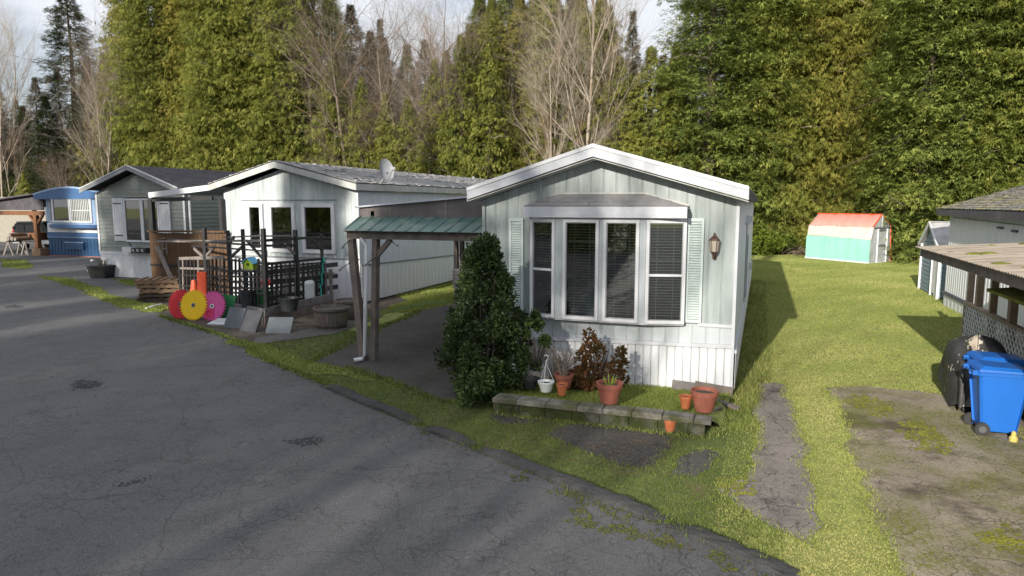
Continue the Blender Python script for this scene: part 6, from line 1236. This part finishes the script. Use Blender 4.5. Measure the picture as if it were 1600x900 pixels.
def twigs(name, label, x, y, z, H, R, n=26, m='twig', parent=None):
    mb = MB()
    for k in range(n):
        a = rnd.random()*6.28; q = R*rnd.random()**.6; h = H*rnd.uniform(.6, 1); c, s = math.cos(a), math.sin(a); p = [(0+.03*c, .03*s, 0), (q*.4*c, q*.4*s, h*.5), (q*c, q*s, h)]
        mb.tube(p, [.007, .005, .002], 3, False)
        for j in range(3): b = Vector(p[1]).lerp(Vector(p[2]), rnd.random()); mb.tube([b, b+Vector((rnd.uniform(-.1, .1), rnd.uniform(-.1, .1), .12))], [.004, .0015], 3, False)
    if parent: o = mb.build(name, m, parent, world=False); o.location = (0, 0, z); return o
    o = mb.build(name, m); o.location = (x, y, z); tag(o, label, 'plant'); return o
twigs('bare_stems', '', 0, 0, .16, .42, .26, 30, parent=pE)
twigs('bare_shrub', 'grey bare twiggy shrub between the holly and the brown pot', *G(838, 585, .2), .2, .62, .38, 60)
twigs('bare_shrub', 'thin grey twigs at the skirting behind the hanging basket', *G(865, 592, .2), .2, .40, .3, 30)
# yellow flowering clump by the carport
o = obj('forsythia_clump', bush_mesh(9, .6, .25, 'moss', 700, .05, False, 10), None, (*G(716, 505), .02)); tag(o, 'yellow leafed clump beside the blue bucket', 'plant')
# undergrowth along the tree line
bm1 = bush_mesh(20, 1.9, 1.4, 'brushg', 5200, .16, False, 34, aspect=.5); bm2 = bush_mesh(21, 1.7, 1.3, 'cedar', 5200, .16, False, 34, aspect=.4); bm3 = bush_mesh(22, 2.0, 1.5, 'fir', 5200, .17, False, 34, aspect=.35)
for i, (u, Y, mm, s, l) in enumerate(((1185, 42.5, bm1, .9, 'bright green bush at the far end of the main home'), (1222, 43.5, bm1, .7, 'low green bush left of the greenhouse'), (1250, 45, bm2, .9, 'tawny undergrowth at the left corner of the greenhouse'), (1300, 46, bm3, 1.0, 'dark bush directly behind the greenhouse'), (1360, 46, bm2, 1.0, 'bush behind the greenhouse end'), (1412, 44, bm3, 1.2, 'dark bush right of the greenhouse'), (1445, 43, bm2, 1.1, 'bush behind the shed roof'), (1110, 43, bm2, 1.3, 'bush behind the right slope of the main roof'), (1040, 43, bm3, 1.4, 'dark bush behind the main roof ridge'),
        (850, 43, bm2, 1.6, 'bushy growth left behind the main roof'), (780, 42.5, bm3, 1.5, 'dark growth at the foot of the alders'), (720, 42, bm2, 1.3, 'green growth right of the alder feet'), (660, 42.5, bm3, 1.2, 'low dark growth under the alders'), (620, 42, bm1, 1.1, 'green growth above the roof vents'), (560, 43, bm3, 1.3, 'dark growth behind the satellite dish'), (40, 41, bm1, 1.5, 'green shrub behind the dark carport roof'), (5, 42, bm3, 1.6, 'dark shrub at the left edge behind the carport'), (110, 43.5, bm3, 1.6, 'dark shrub above the blue home'), (165, 43, bm3, 1.6, 'dark shrub between blue and grey roofs'))):
    bush('undergrowth_bush', l, TX(u, Y), Y, 0, mm, H=1.5, R=1, s=s)
# brush pile right of the greenhouse
def brush(label, x, y, R, H, n, seed):
    r = random.Random(seed); mb = MB()
    for k in range(n):
        a = r.random()*6.28; q = R*r.random(); p = Vector((q*math.cos(a), q*math.sin(a)*.6, r.random()*H*(1-q/R*.6))); d = Vector((r.uniform(-1, 1), r.uniform(-.6, .6), r.uniform(-.3, .6)))*r.uniform(.4, 1.3); mb.tube([p-d*.5, p+Vector((0, 0, .1)), p+d*.5], [.022, .018, .006], 3, False)
    o = mb.build('brush_pile', 'barkr'); o.location = (x, y, 0); tag(o, label, 'brush pile')
brush('heap of cut branches right of the greenhouse', 8.2, 42.5, 1.8, 1.3, 170, 1); brush('low heap of dry branches behind the shed', 10.5, 42.0, 1.5, 1.0, 110, 2); brush('dead twigs beside the left corner of the greenhouse', 1.7, 43.3, 1.0, .8, 60, 3)

# trees behind the camera whose shade falls over road and homes
back = [(0, -10.3, -21, 1.12), (1, -14.0, -24, 1.25), (0, -18.0, -22, 1.12), (2, -23.5, -25, 1.0), (1, -29.0, -23, 1.5), (4, -34, -26, 1.2), (3, -39.5, -24, 1.45), (0, -45, -27, 1.45), (4, -51, -25, 1.3), (3, -58, -27, 1.0), (3, -65, -27, 1.0), (3, -20, -33, .9), (4, -30, -35, 1.0), (3, -42, -36, 1.05), (4, -55, -38, 1.1)]
for k, x, y, s in back: tree(k, x, y, s*.88, sz=s*1.08, label= 'conifer across the road behind the viewpoint, shading the road', group='conifers across the road', dead=False)

protos[8] = high; tree(8, -8.6, -27, 1.0, 'unseen tall conifer added behind the viewpoint, crown raised to shade the main home', group='conifers across the road', dead=False, name='fir_tree')  # unseen tree added; crown raised to shade the home front, leaving road lit
btree(3, -5.6, -19, .95, 'unseen bare tree added behind the viewpoint to dapple the sunlight', sz=1.15)  # unseen, added to break the sunlight into soft dapples

# ================================================================== GRASS
def grass(name, polys, excl, dens, hmin, hmax, seed, zf=0.0, tint=(.5, .18), maxn=400000, wd=.0055, far=True):
    r = np.random.default_rng(seed); Ps = []
    for poly in polys:
        a = np.array(poly); lo, hi = a.min(0), a.max(0); area = (hi-lo).prod(); n = int(min(maxn, area*dens))
        P = r.uniform(lo, hi, (n, 2)); P = P[inside(P, poly)]
        d = np.hypot(P[:, 0], P[:, 1]); P = P[r.random(len(P)) < np.clip((9.0/d)**1.5, .04, 1)]; Ps.append(P)
    P = np.concatenate(Ps)
    for e in excl:
        if len(P): P = P[~inside(P, e)]
    n = len(P); d = np.hypot(P[:, 0], P[:, 1]); k = np.clip(d/9, 1, 3.2)
    # patchiness from a few sines
    q = np.sin(P[:, 0]*1.7+np.sin(P[:, 1]*1.1)*1.3)+np.sin(P[:, 1]*1.3+P[:, 0]*.6)+.7*np.sin(P[:, 0]*4.1-P[:, 1]*3.3)+.6*np.sin(P[:, 1]*.45+1)
    T = np.clip(tint[0]+q*.06+r.normal(0, tint[1], n), 0, 1)
    h = r.uniform(hmin, hmax, n)*(.8+.2*k)*(1+.12*q); az = r.uniform(0, 6.28, n); w_ = wd*k*r.uniform(.7, 1.3, n); le = r.normal(0, .45, (n, 2))*h[:, None]
    z = zf(P[:, 0], P[:, 1]) if callable(zf) else np.full(n, zf)
    dx, dy = np.cos(az)*w_, np.sin(az)*w_; V = np.empty((n, 3, 3)); V[:, 0] = np.stack([P[:, 0]-dx, P[:, 1]-dy, z], 1); V[:, 1] = np.stack([P[:, 0]+dx, P[:, 1]+dy, z], 1); V[:, 2] = np.stack([P[:, 0]+le[:, 0], P[:, 1]+le[:, 1], z+h], 1)
    o = obj(name, npmesh(name, V.reshape(-1, 3), np.arange(3*n).reshape(-1, 3), 'grass', T)); o['kind'] = 'stuff'; print(name, n); return o
trailers = [[(XL, YF-.02), (XR+.02, YF-.02), (XR+.02, YB), (XL, YB)], [(T2X0, T2Y), (T2X1, T2Y), (T2X1, T2B), (T2X0, T2B)], [(sx0, sy0), (sx1, sy0), (sx1, sy1), (sx0, sy1)], [(RX, -2), (12, -2), (12, RB), (RX, RB)], [(-3.52, 8.84), (-.5, 8.84), (-.4, 9.3), (XR, YF), (-4.4, YF)]]
ex_polys = [road_j, pad_j, soil_j, padA_j, padB_j, padC_j, trk_j, drv_j]+trailers
lawn = [(.05, 13.2), (5.3, 13.2), (5.3, 26), (12, 28), (12, 44), (-.3, 44), (-.3, 13.2)]
grass('lawn_grass', [lawn], ex_polys+[path_poly, [(f0.x, f0.y), (f1.x, f1.y), (f2.x, f2.y), (f3.x, f3.y)]], 4200, .008, .018, 1, tint=(.56, .11), maxn=1500000)
grass('lawn_grass', [[(-.3, 5.4), (4.0, 4.8), (4.0, 13.2), (-.3, 13.2)]], ex_polys, 4600, .008, .020, 2, tint=(.66, .13))
verge = [(-10.5, 12.2), (-9.5, 9.5), (-4.5, 7.2), (.3, 5.1), (.3, 8), (-.2, 11.3), (-4.6, 11.3), (-8.5, 13.5), (-10, 14)]
grass('verge_grass', [verge], ex_polys+[lawn], 3800, .010, .028, 3, tint=(.16, .10))  # low tint paints the verge's shade into the blades
grass('verge_grass', [Gs((545, 512), (600, 492), (700, 463), (745, 440), (720, 438), (640, 466), (600, 482))+[], [(-11.1, 15.5), (-7.8, 17.2), (-7.6, 36), (-4.6, 36), (-11.1, 36)]], ex_polys[1:], 2400, .03, .07, 4, tint=(.42, .17))
grass('verge_grass', [[(XR+.02, 9.2), (.25, 9.5), (.2, 28), (XR+.02, 28)]], [trk_j], 3000, .04, .11, 5, tint=(.55, .25))
grass('grass_tufts', isl_j, [], 3000, .02, .05, 6, zf=.012, tint=(.42, .18))
if 0: grass('moss_tufts', moss_j, [], 1500, .006, .016, 7, zf=.008, tint=(.48, .10), wd=.008)
grass('planter_grass', [[(-3.5, 9.12), (-.62, 9.12), (XR, YF-.05), (-4.3, YF-.05)]], [], 6000, .02, .055, 8, zf=lambda x, y: .20-.15*np.clip((y-9.1)/1.8, 0, 1), tint=(.45, .15))
# ragged fringes: grass creeping over the edges of asphalt and along walls
def fringe(name, lines, wid, per, seed, tint=(.45, .2), hh=(.03, .07), z=.004):
    r = np.random.default_rng(seed); Ps = []
    for L in lines:
        for a, b in zip(L[:-1], L[1:]):
            a = np.array(a); b = np.array(b); l = np.linalg.norm(b-a); n = int(l*per); t = r.random(n); d = (b-a)/max(l, 1e-6); q = np.array([-d[1], d[0]]); Ps.append(a+np.outer(t, b-a)+np.outer(r.normal(0, wid, n), q))
    P = np.concatenate(Ps); n = len(P); d = np.hypot(P[:, 0], P[:, 1]); k = np.clip(d/9, 1, 3); P = P[r.random(n) < 1/k]; n = len(P); k = np.clip(np.hypot(P[:, 0], P[:, 1])/9, 1, 3)
    h = r.uniform(*hh, n); az = r.uniform(0, 6.28, n); w_ = .007*k; le = r.normal(0, .5, (n, 2))*h[:, None]; V = np.empty((n, 3, 3)); dx, dy = np.cos(az)*w_, np.sin(az)*w_
    V[:, 0] = np.stack([P[:, 0]-dx, P[:, 1]-dy, np.full(n, z)], 1); V[:, 1] = np.stack([P[:, 0]+dx, P[:, 1]+dy, np.full(n, z)], 1); V[:, 2] = np.stack([P[:, 0]+le[:, 0], P[:, 1]+le[:, 1], z+h], 1)
    o = obj(name, npmesh(name, V.reshape(-1, 3), np.arange(3*n).reshape(-1, 3), 'grass', np.clip(r.normal(*tint, n), 0, 1))); o['kind'] = 'stuff'
close = lambda p: p+[p[0]]
fringe('edge_grass', [close(padA_j), close(padB_j), close(padC_j)], .05, 200, 10, tint=(.24, .12), hh=(.012, .035))
fringe('edge_grass', [close(trk_j), [p for p in drv_j if p[0] < 3.4]], .05, 260, 11, hh=(.012, .04), tint=(.5, .14))
fringe('edge_grass', [road_r[1:18]], .05, 300, 12, tint=(.2, .16))
fringe('edge_grass', [close(pad_poly[:5]), pad_poly[8:]], .06, 300, 13, tint=(.25, .18))
fringe('edge_grass', [[(-3.5, 8.83), (-.5, 8.83)], [(-.45, 8.9), (XR, 10.9), (XR+.06, 28)], [(5.2, 22.5), (5.3, 15.8)], [(3.9, 15.9), (3.9, 12)], [(sx0, sy0), (sx0, sy1)]], .05, 330, 14, tint=(.42, .25), hh=(.02, .06))
# dry debris along the foot of the side wall and by the planter
def debris(name, n, box, seed, m='straw', s=(.015, .05)):
    r = np.random.default_rng(seed); P = np.stack([r.uniform(box[0], box[1], n), r.uniform(box[2], box[3], n), r.uniform(.006, .03, n)], 1); a = r.uniform(0, 6.28, n); l = r.uniform(*s, n); d = np.stack([np.cos(a), np.sin(a), r.normal(0, .25, n)], 1)*l[:, None]; q = np.stack([-np.sin(a), np.cos(a), r.normal(0, .25, n)], 1)*(l*.45)[:, None]
    V = np.stack([P-d, P+q, P+d], 1).reshape(-1, 3); o = obj(name, npmesh(name, V, np.arange(3*n).reshape(-1, 3), m)); o['kind'] = 'stuff'
debris('fallen_leaves', 1500, (XR+.04, .15, 10.8, 20), 1); debris('fallen_leaves', 1600, (-3.2, -.9, 7.4, 8.8), 2, s=(.01, .028)); debris('fallen_leaves', 900, (-8.5, -4.7, 9.6, 15), 3, s=(.012, .035)); debris('fallen_leaves', 2600, (2, 12, 41.6, 46), 4, s=(.05, .14)); debris('fallen_leaves', 260, (-8, 0, 4.4, 7.5), 5, s=(.008, .022)); debris('fallen_leaves', 500, (.9, 3.8, 5, 12), 6, s=(.01, .03))
def edge_debris(name, pts, n, wid, seed, m, s):
    r = np.random.default_rng(seed); a = np.array([G(*p) for p in pts]); k = r.integers(0, len(a)-1, n); t = r.random(n)[:, None]; P2 = a[k]*(1-t)+a[k+1]*t; d = a[k+1]-a[k]; d /= np.linalg.norm(d, axis=1, keepdims=True); q = np.stack([d[:, 1], -d[:, 0]], 1); P2 = P2+q*(np.abs(r.normal(0, wid, n))*np.sign(r.random(n)-.12))[:, None]
    P = np.concatenate([P2, r.uniform(.008, .02, (n, 1))], 1); g = r.uniform(0, 6.28, n); l = r.uniform(*s, n); u = np.stack([np.cos(g), np.sin(g), r.normal(0, .3, n)], 1)*l[:, None]; v = np.stack([-np.sin(g), np.cos(g), r.normal(0, .3, n)], 1)*(l*.7)[:, None]
    o = obj(name, npmesh(name, np.stack([P-u, P+v, P+u], 1).reshape(-1, 3), np.arange(3*n).reshape(-1, 3), m)); o['kind'] = 'stuff'
ke = [(440, 576), (515, 607), (650, 667), (750, 705), (900, 765), (1050, 823), (1245, 905)]
edge_debris('gravel_chips', ke, 2600, .28, 21, 'conc', (.004, .013)); edge_debris('fallen_leaves', ke, 700, .30, 22, 'straw', (.006, .018)); edge_debris('grass_tufts', ke, 500, .12, 23, 'mossd', (.01, .03))
edge_debris('gravel_chips', [(250, 497), (345, 527), (440, 576)], 900, .35, 24, 'conc', (.006, .02))
debris('gravel_chips', 1800, (-14.5, -9.8, 12.4, 16), 7, 'conc', (.012, .04))
